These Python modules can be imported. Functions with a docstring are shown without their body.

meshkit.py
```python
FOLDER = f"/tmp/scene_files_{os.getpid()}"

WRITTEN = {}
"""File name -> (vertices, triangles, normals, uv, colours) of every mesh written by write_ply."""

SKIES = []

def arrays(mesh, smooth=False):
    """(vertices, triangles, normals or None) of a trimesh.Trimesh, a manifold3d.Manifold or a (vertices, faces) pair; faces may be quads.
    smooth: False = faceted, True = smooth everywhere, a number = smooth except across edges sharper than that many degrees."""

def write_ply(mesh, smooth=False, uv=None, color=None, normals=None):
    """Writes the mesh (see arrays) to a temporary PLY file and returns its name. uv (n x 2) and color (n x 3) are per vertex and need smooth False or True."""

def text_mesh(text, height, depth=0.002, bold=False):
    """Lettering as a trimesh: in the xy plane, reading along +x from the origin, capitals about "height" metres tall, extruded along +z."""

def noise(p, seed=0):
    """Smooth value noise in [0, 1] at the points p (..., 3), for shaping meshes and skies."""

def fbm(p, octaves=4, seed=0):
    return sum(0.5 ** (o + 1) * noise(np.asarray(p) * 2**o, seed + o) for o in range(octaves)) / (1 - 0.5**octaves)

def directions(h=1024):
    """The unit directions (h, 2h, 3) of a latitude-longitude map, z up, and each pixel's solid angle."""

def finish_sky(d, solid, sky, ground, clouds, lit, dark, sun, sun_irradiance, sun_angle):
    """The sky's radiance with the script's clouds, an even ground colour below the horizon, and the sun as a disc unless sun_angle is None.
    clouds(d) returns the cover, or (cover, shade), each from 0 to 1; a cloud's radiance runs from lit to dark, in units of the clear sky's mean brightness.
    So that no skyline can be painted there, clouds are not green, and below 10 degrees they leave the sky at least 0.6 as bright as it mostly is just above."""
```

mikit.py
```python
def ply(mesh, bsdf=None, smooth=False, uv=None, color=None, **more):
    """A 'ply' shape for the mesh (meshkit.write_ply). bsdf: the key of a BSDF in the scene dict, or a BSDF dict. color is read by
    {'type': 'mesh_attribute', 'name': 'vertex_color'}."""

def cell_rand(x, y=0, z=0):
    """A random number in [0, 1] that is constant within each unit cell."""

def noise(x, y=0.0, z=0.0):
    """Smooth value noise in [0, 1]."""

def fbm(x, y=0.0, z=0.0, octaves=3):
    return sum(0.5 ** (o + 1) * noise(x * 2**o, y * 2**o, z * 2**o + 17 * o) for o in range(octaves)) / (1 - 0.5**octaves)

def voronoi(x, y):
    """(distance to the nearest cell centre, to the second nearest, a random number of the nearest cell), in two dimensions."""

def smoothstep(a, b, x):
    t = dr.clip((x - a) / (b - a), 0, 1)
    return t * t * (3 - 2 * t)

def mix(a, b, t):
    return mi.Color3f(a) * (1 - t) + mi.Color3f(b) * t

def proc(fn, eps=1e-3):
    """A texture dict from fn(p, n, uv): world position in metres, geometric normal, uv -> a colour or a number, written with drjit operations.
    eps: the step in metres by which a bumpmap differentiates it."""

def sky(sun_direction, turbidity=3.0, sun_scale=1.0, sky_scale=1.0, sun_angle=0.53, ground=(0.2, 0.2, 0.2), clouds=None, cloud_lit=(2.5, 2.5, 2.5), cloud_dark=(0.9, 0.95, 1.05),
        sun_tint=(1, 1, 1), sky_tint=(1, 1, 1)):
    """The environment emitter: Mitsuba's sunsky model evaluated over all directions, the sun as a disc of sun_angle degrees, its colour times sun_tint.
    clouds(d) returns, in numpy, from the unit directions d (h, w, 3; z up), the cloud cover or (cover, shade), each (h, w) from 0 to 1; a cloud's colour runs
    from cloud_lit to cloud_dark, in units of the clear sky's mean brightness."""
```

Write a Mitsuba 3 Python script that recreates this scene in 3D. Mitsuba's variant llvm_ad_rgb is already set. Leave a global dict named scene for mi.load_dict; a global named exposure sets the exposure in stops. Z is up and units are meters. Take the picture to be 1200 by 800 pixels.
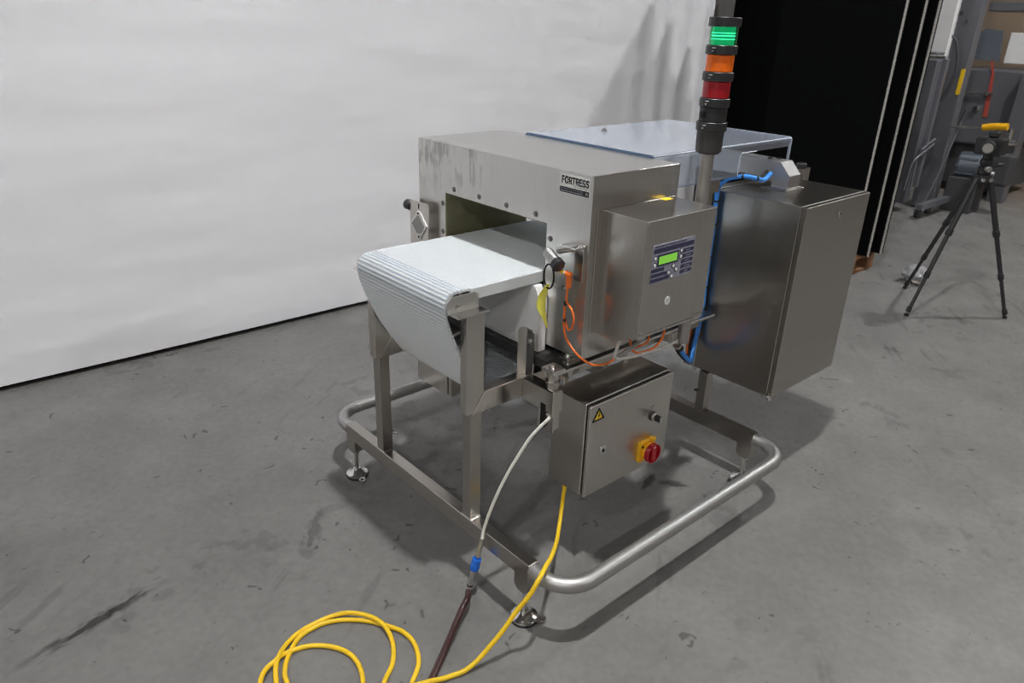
import math, random
import numpy as np, trimesh, drjit as dr, mitsuba as mi, mikit, meshkit
from shapely.geometry import Polygon, Point, box as sbox
from shapely.ops import unary_union
random.seed(7)
rng = np.random.default_rng(7)
T = mi.ScalarTransform4f
scene, labels = {}, {}

# ------------------------------------------------------------------ camera, light, exposure
CAM = np.array([-1.18439513, -1.20949367, 1.65])
RIGHT = np.array([0.751862, -0.65863342, 0.03009229])
DOWN = np.array([-0.24268458, -0.31889614, -0.91619291])
FWD = np.array([0.61303159, 0.6815477, -0.39960606])
FPX = 859.72
scene['camera'] = {'type': 'thinlens', 'fov_axis': 'x', 'fov': math.degrees(2 * math.atan(600 / FPX)),
                   'to_world': T().look_at(origin=CAM.tolist(), target=(CAM + FWD).tolist(), up=(-DOWN).tolist()),
                   'aperture_radius': 0.0032, 'focus_distance': 2.25, 'near_clip': 0.05, 'far_clip': 100.0}
exposure = 1.04
LAMP_KEY = 900.0
LAMPS = [  # x, y, half length, half width, radiance
    (0.06, -0.45, 0.09, 0.08, LAMP_KEY), (6.0, -0.5, 0.09, 0.08, LAMP_KEY * 0.85), (-4.6, -1.4, 0.09, 0.08, LAMP_KEY * 0.48),  # last one here is an unseen fill lamp, added for the infeed-facing sides
    (-4.6, -5.0, 0.09, 0.08, LAMP_KEY * 0.62), (3.2, -5.0, 0.09, 0.08, LAMP_KEY * 0.6), (7.6, -5.0, 0.09, 0.08, LAMP_KEY * 0.12), (11.0, -1.0, 0.09, 0.08, LAMP_KEY * 0.35),  # first one here is added fill as well, with no source seen
]
LAMP_Z = 5.1

# ------------------------------------------------------------------ materials
def two(b): return {'type': 'twosided', 'bsdf': b}
def rgb(*c): return {'type': 'rgb', 'value': list(c)}
def principled(c, rough=0.5, metal=0.0, **k):
    return two({'type': 'principled', 'base_color': rgb(*c) if isinstance(c, (tuple, list)) else c, 'roughness': rough, 'metallic': metal, **k})
def F3(p): return mi.Float(p.x), mi.Float(p.y), mi.Float(p.z)

def steel_tex(p, n, uv):
    x, y, z = F3(p)
    s = mikit.fbm((x + y) * 260, z * 9, 3.0, 2)
    b = mikit.fbm(x * 5, y * 5, z * 4, 3)
    v = 0.58 + 0.05 * (s - 0.5) + 0.09 * (b - 0.5)
    return mi.Color3f(v * 1.0, v * 0.95, v * 0.885)
def steel_rough(p, n, uv):
    x, y, z = F3(p)
    return 0.215 + 0.10 * (mikit.fbm(x * 7, y * 7, z * 5, 2) - 0.5) + 0.06 * (mikit.noise((x + y) * 300, z * 8, 1.0) - 0.5)
def stained_tex(p, n, uv):
    x, y, z = F3(p)
    s = mikit.fbm((x + y) * 260, z * 9, 3.0, 2)
    v = 0.70 + 0.04 * (s - 0.5)
    area = mikit.smoothstep(0.46, 0.66, y) * mikit.smoothstep(1.06, 1.24, z) * mikit.smoothstep(0.30, 0.26, x)
    drip = mikit.smoothstep(0.46, 0.72, mikit.fbm(y * 95, z * 10, 5.0, 3) * 0.5 + mikit.fbm(y * 26, z * 22, 9.0, 3) * 0.55)
    v = v * (1 - 0.42 * area * drip)
    return mi.Color3f(v * 1.0, v * 0.985, v * 0.95)
def floor_tex(p, n, uv):
    x, y, z = F3(p)
    big = mikit.fbm(x * 0.9, y * 0.9, 1.0, 4)
    mid = mikit.fbm(x * 5.0, y * 5.0, 4.0, 4)
    fine = mikit.fbm(x * 60, y * 60, 2.0, 2)
    v = 0.180 + 0.045 * (big - 0.5) + 0.050 * (mid - 0.5) + 0.030 * (fine - 0.5)
    light = mikit.smoothstep(0.66, 0.80, mikit.fbm(x * 2.3 + 5, y * 3.1, 7.0, 4))
    v = v + 0.022 * light
    # small dark specks and scuffs
    d1, d2, c = mikit.voronoi(x * 5.5 + 0.4 * mikit.noise(x * 30, y * 30), y * 5.5 + 0.4 * mikit.noise(x * 30, y * 30, 5.0))
    speck = mikit.smoothstep(0.075, 0.03, d1) * dr.select(c > 0.62, mi.Float(1), mi.Float(0))
    e1, e2, ce = mikit.voronoi(x * 13 + 0.6 * mikit.noise(x * 40, y * 40, 8.0), y * 13)
    speck2 = mikit.smoothstep(0.07, 0.03, e1) * dr.select(ce > 0.72, mi.Float(1), mi.Float(0))
    u, w = x * 0.8 + y * 0.6, -x * 0.6 + y * 0.8
    scuff = mikit.smoothstep(0.66, 0.80, mikit.fbm(u * 3.2, w * 26, 11.0, 4)) * mikit.smoothstep(0.48, 0.62, mikit.fbm(x * 1.6, y * 1.6, 21.0, 2))
    ring = mikit.smoothstep(0.62, 0.72, mikit.fbm(x * 14, y * 14, 31.0, 4)) * mikit.smoothstep(0.56, 0.68, mikit.fbm(x * 2.4, y * 2.4, 41.0, 3))
    def mark(cx, cy, ang, a, b):
        ca, sa = math.cos(ang), math.sin(ang)
        uu, ww = (x - cx) * ca + (y - cy) * sa, -(x - cx) * sa + (y - cy) * ca
        ww = ww + 0.02 * (mikit.fbm(uu * 14, 3.0, 1.0, 3) - 0.5)
        q = dr.sqrt(dr.square(uu / a) + dr.square(ww / b))
        return mikit.smoothstep(1.0, 0.35, q) * mikit.smoothstep(0.30, 0.62, mikit.fbm(uu * 18, ww * 60, 6.0, 4))
    m = mark(-0.985, 0.80, math.atan2(0.06, 0.24), 0.26, 0.035)      # long dark scrape, lower left
    m = dr.maximum(m, mark(0.86, 0.235, 0.3, 0.09, 0.035))
    m = dr.maximum(m, 0.8 * mark(0.93, 0.16, 2.2, 0.08, 0.045))
    m = dr.maximum(m, 0.5 * mark(-0.30, 0.78, 0.9, 0.16, 0.05))
    dark = dr.clip(0.45 * speck + 0.28 * speck2 + 0.18 * scuff + 0.18 * ring + 0.75 * m, 0, 0.85)
    v = v * (1 - dark)
    far = mikit.smoothstep(7.2, 9.5, x)
    return mikit.mix(mi.Color3f(v * 1.0, v * 0.985, v * 0.955), mi.Color3f(v * 1.0, v * 0.78, v * 0.62), far)
def floor_bump(p, n, uv):
    x, y, z = F3(p)
    return mikit.fbm(x * 3, y * 3, 1.0, 3) * 0.6 + 0.25 * mikit.fbm(x * 45, y * 45, 2.0, 2)
def wood_tex(p, n, uv):
    x, y, z = F3(p)
    g = mikit.fbm(x * 4, y * 60, z * 60, 3)
    return mikit.mix((0.14, 0.065, 0.03), (0.27, 0.14, 0.07), g)

scene['steel'] = principled(mikit.proc(steel_tex), mikit.proc(steel_rough), 1.0)
scene['cabinet_steel'] = principled((0.455, 0.43, 0.395), 0.27, 1.0)
def steel_rough2(p, n, uv): return steel_rough(p, n, uv) + 0.11
scene['satin_steel'] = principled(mikit.proc(steel_tex), mikit.proc(steel_rough2), 1.0)
scene['stained_steel'] = principled(mikit.proc(stained_tex), 0.30, 1.0)
scene['screw_steel'] = principled((0.22, 0.215, 0.205), 0.45, 1.0)
scene['tube_steel'] = principled((0.50, 0.495, 0.49), 0.48, 1.0)
scene['shaded_steel'] = principled((0.43, 0.405, 0.375), 0.24, 1.0)  # steel copy darkened to carry the shadowed floor it would mirror
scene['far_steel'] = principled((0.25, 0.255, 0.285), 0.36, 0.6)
scene['far_dark'] = principled((0.06, 0.06, 0.065), 0.5)
scene['chrome'] = principled((0.72, 0.71, 0.69), 0.12, 1.0)
scene['bright_steel'] = principled((0.70, 0.69, 0.67), 0.22, 1.0)
scene['floor_mat'] = two({'type': 'bumpmap', 'arbitrary': mikit.proc(floor_bump, eps=4e-3), 'scale': 0.0015, 'bsdf': {'type': 'principled', 'base_color': mikit.proc(floor_tex), 'roughness': 0.45, 'specular': 0.22}})
scene['hall_grey'] = principled((0.40, 0.34, 0.295), 0.9)
scene['hall_pale'] = principled((0.50, 0.47, 0.44), 0.9)
scene['hall_dark'] = principled((0.10, 0.095, 0.09), 0.9)
scene['hall_tan'] = principled((0.34, 0.26, 0.19), 0.9)
scene['ceiling_mat'] = principled((0.25, 0.25, 0.25), 0.9)
scene['curtain_cloth'] = principled((0.82, 0.825, 0.86), 0.6, sheen=0.2)
scene['board_black'] = principled((0.004, 0.0043, 0.0046), 0.8, specular=0.04)
scene['board_edge'] = principled((0.42, 0.41, 0.38), 0.6)
scene['wood'] = principled(mikit.proc(wood_tex), 0.8)
scene['pale_wood'] = principled((0.55, 0.52, 0.46), 0.8)
scene['belt_plastic'] = principled((0.62, 0.65, 0.665), 0.5, specular=0.4)
scene['hinge_shade_plastic'] = principled((0.44, 0.52, 0.60), 0.5)  # for the hinge rods, and for shade painted into the belt openings
scene['white_plastic'] = principled((0.80, 0.80, 0.80), 0.4)
scene['black_plastic'] = principled((0.022, 0.022, 0.024), 0.38)
scene['dark_plastic'] = principled((0.035, 0.034, 0.034), 0.5)
scene['black_rubber'] = principled((0.015, 0.015, 0.016), 0.7)
scene['seal_black'] = principled((0.006, 0.006, 0.006), 0.8)
scene['tunnel_lining'] = principled((0.155, 0.150, 0.085), 0.55)
scene['orange_cable_mat'] = principled((0.90, 0.20, 0.035), 0.4)
scene['blue_cable_mat'] = principled((0.05, 0.28, 0.80), 0.35)
scene['yellow_cable_mat'] = principled((0.86, 0.56, 0.02), 0.4)
scene['grey_cable_mat'] = principled((0.30, 0.30, 0.29), 0.5)
scene['light_cable_mat'] = principled((0.62, 0.61, 0.57), 0.45)
scene['white_hose_mat'] = principled((0.62, 0.61, 0.56), 0.4)
scene['brown_hose_mat'] = principled((0.042, 0.016, 0.016), 0.32)
scene['blue_plastic'] = principled((0.02, 0.17, 0.75), 0.3)
scene['yellow_plastic'] = principled((0.88, 0.47, 0.015), 0.35)
scene['yellow_tag_mat'] = principled((0.82, 0.78, 0.12), 0.5)
scene['red_plastic'] = principled((0.40, 0.008, 0.014), 0.22, clearcoat=0.6)
scene['sign_yellow'] = principled((0.90, 0.58, 0.02), 0.45)
scene['print_black'] = principled((0.008, 0.008, 0.008), 0.5)
scene['print_white'] = principled((0.75, 0.75, 0.74), 0.5)
scene['print_grey'] = principled((0.25, 0.25, 0.25), 0.5)
scene['print_navy'] = principled((0.035, 0.035, 0.085), 0.4)
scene['panel_grey'] = principled((0.30, 0.30, 0.37), 0.4)
scene['lens_red'] = principled((0.36, 0.003, 0.012), 0.25, clearcoat=0.4)
scene['lens_orange'] = principled((0.88, 0.15, 0.002), 0.28, clearcoat=0.4)
scene['lens_green'] = {'type': 'thindielectric', 'int_ior': 1.3, 'specular_transmittance': rgb(0.05, 0.70, 0.36)}
scene['lens_core'] = principled((0.35, 0.5, 0.42), 0.5)
scene['guard_clear'] = {'type': 'thindielectric', 'int_ior': 1.55, 'specular_transmittance': rgb(0.80, 0.86, 0.95)}
scene['guard_sheen'] = {'type': 'blendbsdf', 'weight': 0.21, 'bsdf_0': {'type': 'thindielectric', 'int_ior': 1.55, 'specular_transmittance': rgb(0.80, 0.86, 0.95)}, 'bsdf_1': two({'type': 'diffuse', 'reflectance': rgb(0.56, 0.62, 0.74)})}  # pale diffuse part paints the bright overhead reflection onto the clear sheet
scene['guard_edge'] = principled((0.10, 0.16, 0.27), 0.2, specular=0.7)
scene['guard_bend'] = principled((0.55, 0.60, 0.68), 0.25)
scene['strap_red'] = principled((0.42, 0.07, 0.05), 0.6)
scene['motor_grey'] = principled((0.12, 0.14, 0.17), 0.45)
scene['clear_wrap'] = principled((0.30, 0.30, 0.31), 0.15, specular=1.0)
scene['lcd_mat'] = principled((0.02, 0.02, 0.02), 0.3)

# ------------------------------------------------------------------ helpers
used = {}
def numbered(key):
    if key not in used:
        used[key] = 0
        return key
    used[key] += 1
    return f'{key}_{used[key]:03d}'
def thing(name, label, cat, group=None):
    k = numbered(name)
    labels[k] = {'label': label, 'category': cat}
    if group: labels[k]['group'] = group
    return k
def obj(name, mesh, mat, parent=None, smooth=False, label=None, kind=None, **more):
    k = numbered(f'{parent}__{name}' if parent else name)
    scene[k] = mikit.ply(mesh, mat, smooth=smooth, **more)
    if label or kind:
        labels.setdefault(k, {})
        if label: labels[k]['label'] = label
        if kind: labels[k]['kind'] = kind
    return k
def single(name, mesh, mat, label, cat, smooth=False, group=None):
    k = obj(name, mesh, mat, None, smooth)
    labels[k] = {'label': label, 'category': cat}
    if group: labels[k]['group'] = group
    return k
def struct(name, mesh, mat, smooth=False, label=None):
    k = obj(name, mesh, mat, None, smooth)
    labels[k] = {'kind': 'structure'}
    if label: labels[k]['label'] = label
    return k
def cat(*m): return trimesh.util.concatenate(list(m))
def bx(x0, x1, y0, y1, z0, z1, c=0.0015):
    """box with chamfered edges"""
    c = min(c, abs(x1 - x0) * .3, abs(y1 - y0) * .3, abs(z1 - z0) * .3)
    pts = []
    for sx, X, dx in ((0, x0, c), (1, x1, -c)):
        for Y, dy in ((y0, c), (y1, -c)):
            for Z, dz in ((z0, c), (z1, -c)):
                pts += [(X + dx, Y + dy, Z), (X + dx, Y, Z + dz), (X, Y + dy, Z + dz)]
    return trimesh.convex.convex_hull(np.array(pts))
def plain(x0, x1, y0, y1, z0, z1):
    m = trimesh.creation.box((x1 - x0, y1 - y0, z1 - z0)); m.apply_translation(((x0 + x1) / 2, (y0 + y1) / 2, (z0 + z1) / 2)); return m
AX = {'x': np.array([[0, 0, 1, 0], [1, 0, 0, 0], [0, 1, 0, 0], [0, 0, 0, 1.]]),
      'y': np.array([[1, 0, 0, 0], [0, 0, 1, 0], [0, 1, 0, 0], [0, 0, 0, 1.]]),
      'z': np.eye(4)}
def prism(poly, axis, a0, a1):
    """polygon in (y,z) for axis x, (x,z) for y, (x,y) for z, between a0 and a1 on the axis"""
    poly = Polygon(poly) if not hasattr(poly, 'geom_type') else poly
    m = trimesh.creation.extrude_polygon(poly, a1 - a0, engine='earcut')
    m.apply_translation((0, 0, a0)); m.apply_transform(AX[axis])
    if axis == 'y': m.invert()
    m.fix_normals()
    return m
def smooth_path(pts, n=8):
    P = np.array(pts, float)
    if len(P) < 3: return P
    Q = np.vstack([2 * P[0] - P[1], P, 2 * P[-1] - P[-2]]); out = []
    for i in range(1, len(Q) - 2):
        p0, p1, p2, p3 = Q[i - 1:i + 3]
        t = np.linspace(0, 1, n, endpoint=False)[:, None]
        out.append(0.5 * ((2 * p1) + (-p0 + p2) * t + (2 * p0 - 5 * p1 + 4 * p2 - p3) * t ** 2 + (-p0 + 3 * p1 - 3 * p2 + p3) * t ** 3))
    return np.vstack(out + [P[-1:]])
def tube(pts, r, n=12, sm=8, closed=False):
    P = smooth_path(pts, sm) if sm else np.array(pts, float)
    tn = np.gradient(P, axis=0); tn /= np.linalg.norm(tn, axis=1, keepdims=True)
    a = np.cross(tn[0], [0, 0, 1.0])
    if np.linalg.norm(a) < 1e-3: a = np.cross(tn[0], [1.0, 0, 0])
    a /= np.linalg.norm(a); V = []
    for p, t in zip(P, tn):
        a = a - t * (a @ t); a /= np.linalg.norm(a); b = np.cross(t, a)
        ang = np.arange(n) * 2 * math.pi / n
        rr = r
        V.append(p + rr * (np.cos(ang)[:, None] * a + np.sin(ang)[:, None] * b))
    m = len(P); V = np.vstack(V + [P[:1], P[-1:]]); Fc = []
    i = np.arange(n); j = (i + 1) % n
    for k in range(m - 1):
        o, q = k * n, (k + 1) * n
        Fc += [np.stack([o + i, o + j, q + j], 1), np.stack([o + i, q + j, q + i], 1)]
    Fc += [np.stack([np.full(n, m * n), j, i], 1), np.stack([np.full(n, m * n + 1), (m - 1) * n + i, (m - 1) * n + j], 1)]
    return trimesh.Trimesh(V, np.vstack(Fc), process=False)
def align(m, d, at):
    d = np.array(d, float); d /= np.linalg.norm(d)
    M = trimesh.geometry.align_vectors([0, 0, 1], d); M[:3, 3] = at
    m.apply_transform(M); return m
def lathe(profile, at=(0, 0, 0), d=(0, 0, 1), n=32):
    m = trimesh.creation.revolve(np.array(profile, float), sections=n)
    m.fix_normals()
    return align(m, d, at)
def cyl(at, d, r, h, n=24, c=0.0):
    c = min(c, r * .4, h * .4)
    p = [(0, 0), (r - c, 0), (r, c), (r, h - c), (r - c, h), (0, h)] if c else [(0, 0), (r, 0), (r, h), (0, h)]
    return lathe(p, at, d, n)
def hexa(at, d, r, h): return cyl(at, d, r, h, 6)
def ball(at, r, sub=2):
    m = trimesh.creation.icosphere(sub, r); m.apply_translation(at); return m
def bar(a, b, w, h, up=(0, 0, 1)):
    a, b = np.array(a, float), np.array(b, float); t = b - a; L = np.linalg.norm(t); t /= L
    s = np.cross(t, up); s /= np.linalg.norm(s); u = np.cross(s, t)
    m = trimesh.creation.box((L, w, h)); M = np.eye(4); M[:3, 0], M[:3, 1], M[:3, 2], M[:3, 3] = t, s * -1, u, (a + b) / 2
    m.apply_transform(M); m.fix_normals(); return m
def text(s, h, origin, right, upv, depth=0.0004, bold=False, width=None):
    m = meshkit.text_mesh(s, h, depth, bold)
    if width:
        m.apply_scale((width / m.extents[0], 1, 1))
    right, upv = np.array(right, float), np.array(upv, float)
    M = np.eye(4); M[:3, 0], M[:3, 1], M[:3, 2], M[:3, 3] = right, upv, np.cross(right, upv), origin
    m.apply_transform(M); return m

# ------------------------------------------------------------------ setting
FX0, FX1, FY0, FY1, FZ = -6.5, 15.0, -8.5, 2.85, 5.6
struct('floor', plain(FX0, FX1, FY0, FY1 + 0.1, -0.1, 0.0), 'floor_mat')
struct('ceiling', plain(FX0, FX1, FY0, FY1 + 0.1, FZ, FZ + 0.1), 'ceiling_mat')
struct('wall_left', plain(FX0, FX1, FY1, FY1 + 0.1, 0, FZ), 'hall_dark')
struct('wall_right', plain(FX0, FX1, FY0 - 0.1, FY0, 0, FZ), 'hall_grey')
struct('wall_back', plain(FX0 - 0.1, FX0, FY0, FY1, 0, FZ), 'hall_pale')
struct('wall_front', plain(FX1, FX1 + 0.1, FY0, FY1, 0, FZ), 'hall_tan')

for i, (lx, ly, a, b, e) in enumerate(LAMPS):
    lt = thing('ceiling_or_fill_lamp', 'flat ceiling lamp panel hanging above the hall floor, some added as unseen fill', 'ceiling lamp', 'ceiling lamps over the hall')
    obj('housing', bx(lx - a - .02, lx + a + .02, ly - b - .02, ly + b + .02, LAMP_Z + 0.004, LAMP_Z + 0.06), 'white_plastic', lt)
    obj('hanger', tube([(lx, ly, LAMP_Z + .06), (lx, ly, FZ)], .006, 6, 0), 'black_plastic', lt)
    m = trimesh.Trimesh([(lx - a, ly - b, LAMP_Z), (lx + a, ly - b, LAMP_Z), (lx + a, ly + b, LAMP_Z), (lx - a, ly + b, LAMP_Z)], [(0, 2, 1), (0, 3, 2)], process=False)
    obj('diffuser', m, 'white_plastic', lt, emitter={'type': 'area', 'radiance': rgb(e, e * 0.995, e * 0.98)})

# white backdrop curtain: a cloth sheet with creases and, at its right end, hanging pleats
def curtain():
    xs = np.concatenate([np.linspace(-3.2, 2.4, 300), np.linspace(2.4, 4.36, 240)[1:]]); zs = np.linspace(0.03, 4.3, 190)
    X, Z = np.meshgrid(xs, zs)
    q = np.stack([X, X * 0, Z], -1)
    Y = 2.60 + 0.05 * (meshkit.fbm(q * [0.5, 1, 0.5], 2, 3) - 0.5)
    Y += 0.016 * (meshkit.fbm(q * [1.3, 1, 6.0] + 3, 4, 5) - 0.5)                                   # horizontal creases
    k = np.clip((X - 0.6) / 1.6, 0, 1)
    u = X * 0.75 + Z * 0.65
    Y += 0.026 * k * (meshkit.fbm(np.stack([u * 3.8, u * 0, (Z - X * 0.2) * 0.8], -1), 3, 9) - 0.5)   # slanting drape
    g = np.clip((X - 2.95) / 0.9, 0, 1); g = g * g * (3 - 2 * g)
    Y += -0.012 * g * np.sin((X - 3.05 + 0.03 * np.sin(Z * 2.1)) / 0.27 * 2 * math.pi) ** 1
    V = np.stack([X, Y, Z], -1).reshape(-1, 3)
    n, m = X.shape; i = np.arange(n * m).reshape(n, m)
    Fc = np.vstack([np.stack([i[:-1, :-1], i[:-1, 1:], i[1:, 1:]], -1).reshape(-1, 3), np.stack([i[:-1, :-1], i[1:, 1:], i[1:, :-1]], -1).reshape(-1, 3)])
    return trimesh.Trimesh(V, Fc, process=False)
single('backdrop_curtain', curtain(), 'curtain_cloth', 'large creased white cloth backdrop hanging along the left side of the room', 'curtain', smooth=True)

# ------------------------------------------------------------------ support frame
CY = 0.524                                    # centre line of the conveyor
fr = thing('support_frame', 'stainless steel floor frame with round bumper tubes and levelling feet under the machine', 'frame')
ZT, ZB = 0.2255, 0.168
obj('rail', bx(-0.020, 0.020, -0.018, 1.020, ZB, ZT, .0025), 'shaded_steel', fr)
obj('rail', bx(1.144, 1.184, -0.018, 1.020, ZB, ZT), 'shaded_steel', fr)
def bumper(s):
    y0 = -0.016 if s < 0 else 1.018
    R, zc = 0.105, 0.1985
    o = s * 0.13
    pts = [(0, y0, zc)]
    for a in np.linspace(0, math.pi / 2, 14):
        pts.append((R - R * math.cos(a), y0 + s * (0.028 + R * math.sin(a)), zc))
    for a in np.linspace(math.pi / 2, 0, 14):
        pts.append((1.164 - R + R * math.cos(a), y0 + s * (0.028 + R * math.sin(a)), zc))
    pts.append((1.164, y0, zc))
    return tube(pts, 0.0235, 28, 0)
obj('bumper_tube', bumper(-1), 'tube_steel', fr, smooth=40)
obj('bumper_tube', bumper(1), 'tube_steel', fr, smooth=40)
for s in (-1, 1):                             # welded seams of the tubes
    yb = -0.148 if s < 0 else 1.150
    for xx in (0.108, 1.056):
        m = trimesh.creation.torus(0.0236, 0.0011, major_sections=28, minor_sections=6)
        obj('weld_seam', align(m, (1, 0, 0), (xx, yb, 0.1985)), 'bright_steel', fr, smooth=40)
for x0 in (-0.020, 1.144):
    for (ya, yb) in ((-0.018, 0.042), (0.960, 1.020)):
        ft = obj('foot', prism([(ya, ZB + .002), (yb, ZB + .002), (yb, 0.128), (yb - 0.014, 0.112), (ya + 0.014, 0.112), (ya, 0.128)], 'x', x0 + .001, x0 + 0.039), 'shaded_steel', fr)
        xc, yc = x0 + 0.02, (ya + yb) / 2
        obj('stem', cat(cyl((xc, yc, 0.02), (0, 0, 1), 0.0075, 0.095, 14), hexa((xc, yc, 0.100), (0, 0, 1), 0.014, 0.010)), 'bright_steel', ft, smooth=30)
        obj('pad', lathe([(0, 0.0045), (0.041, 0.0045), (0.042, 0.012), (0.039, 0.0155), (0.030, 0.018), (0.018, 0.026), (0.013, 0.034), (0, 0.034)], (xc, yc, 0), n=36), 'chrome', ft, smooth=35)
        obj('rubber_ring', lathe([(0, 0), (0.0425, 0), (0.0425, 0.0045), (0, 0.0045)], (xc, yc, 0), n=36), 'black_rubber', ft)
        tb = unary_union([Point(0.055, 0).buffer(0.013), sbox(0.03, -0.013, 0.055, 0.013)]).difference(Point(0.056, 0).buffer(0.0065))
        tab = prism(tb, 'z', 0.004, 0.011)
        M = trimesh.transformations.rotation_matrix({0: -0.95, 1: -1.75}[int(ya > 0.5)] if x0 < 0 else 2.9, [0, 0, 1]); M[:3, 3] = (xc, yc, 0); tab.apply_transform(M)
        obj('bolt_tab', tab, 'bright_steel', ft)
# upright legs standing on the rails: thin lower leg, wide upper post on the infeed side
for s in (-1, 1):
    y_ = CY + s * 0.250
    leg = obj('leg', bx(-0.0185, 0.0215, y_ - 0.020, y_ + 0.020, ZT, 0.60), 'shaded_steel', fr)
    obj('base_plate', bx(-0.0195, 0.0195, y_ - 0.027, y_ + 0.027, ZT, ZT + 0.004), 'bright_steel', leg)
    post = obj('upper_post', bx(-0.032, 0.033, y_ - 0.0175, y_ + 0.0175, 0.594, 0.912, 0.004), 'steel', fr)
    if s > 0:
        obj('leg_bolt', cat(hexa((0.0215, y_ - .02, 0.30), (0, -1, 0), 0.008, 0.012), cyl((0.0215, y_ - .02, 0.30), (0, -1, 0), 0.004, 0.03, 10)), 'bright_steel', leg)
    # arm running downstream from the post, mitred gusset
    ya, yb = (y_ - 0.020, y_ + 0.020)
    obj('support_arm', cat(bx(0.030, 0.222, ya, yb, 0.594, 0.66, .003), prism([(-0.012, 0.5945), (0.034, 0.5945), (0.034, 0.659)], 'y', ya + .001, yb - .001)), 'steel', fr)
    obj('gusset_weld', bar((-0.012, ya - .001, 0.596), (0.033, ya - .001, 0.662), 0.003, 0.003), 'bright_steel', fr)
    # rear legs
    obj('leg', bx(1.144, 1.184, y_ - 0.0385 - 0.02 if s < 0 else y_ - 0.02, y_ - 0.0385 + 0.02 if s < 0 else y_ + 0.02, ZT, 0.3985 if s < 0 else 0.66), 'shaded_steel', fr)
    if s < 0:
        obj('leg_bolt', cat(hexa((1.152, y_ - 0.02, 0.315), (-1, 0, 0), 0.007, 0.02)), 'dark_plastic', fr)
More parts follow.
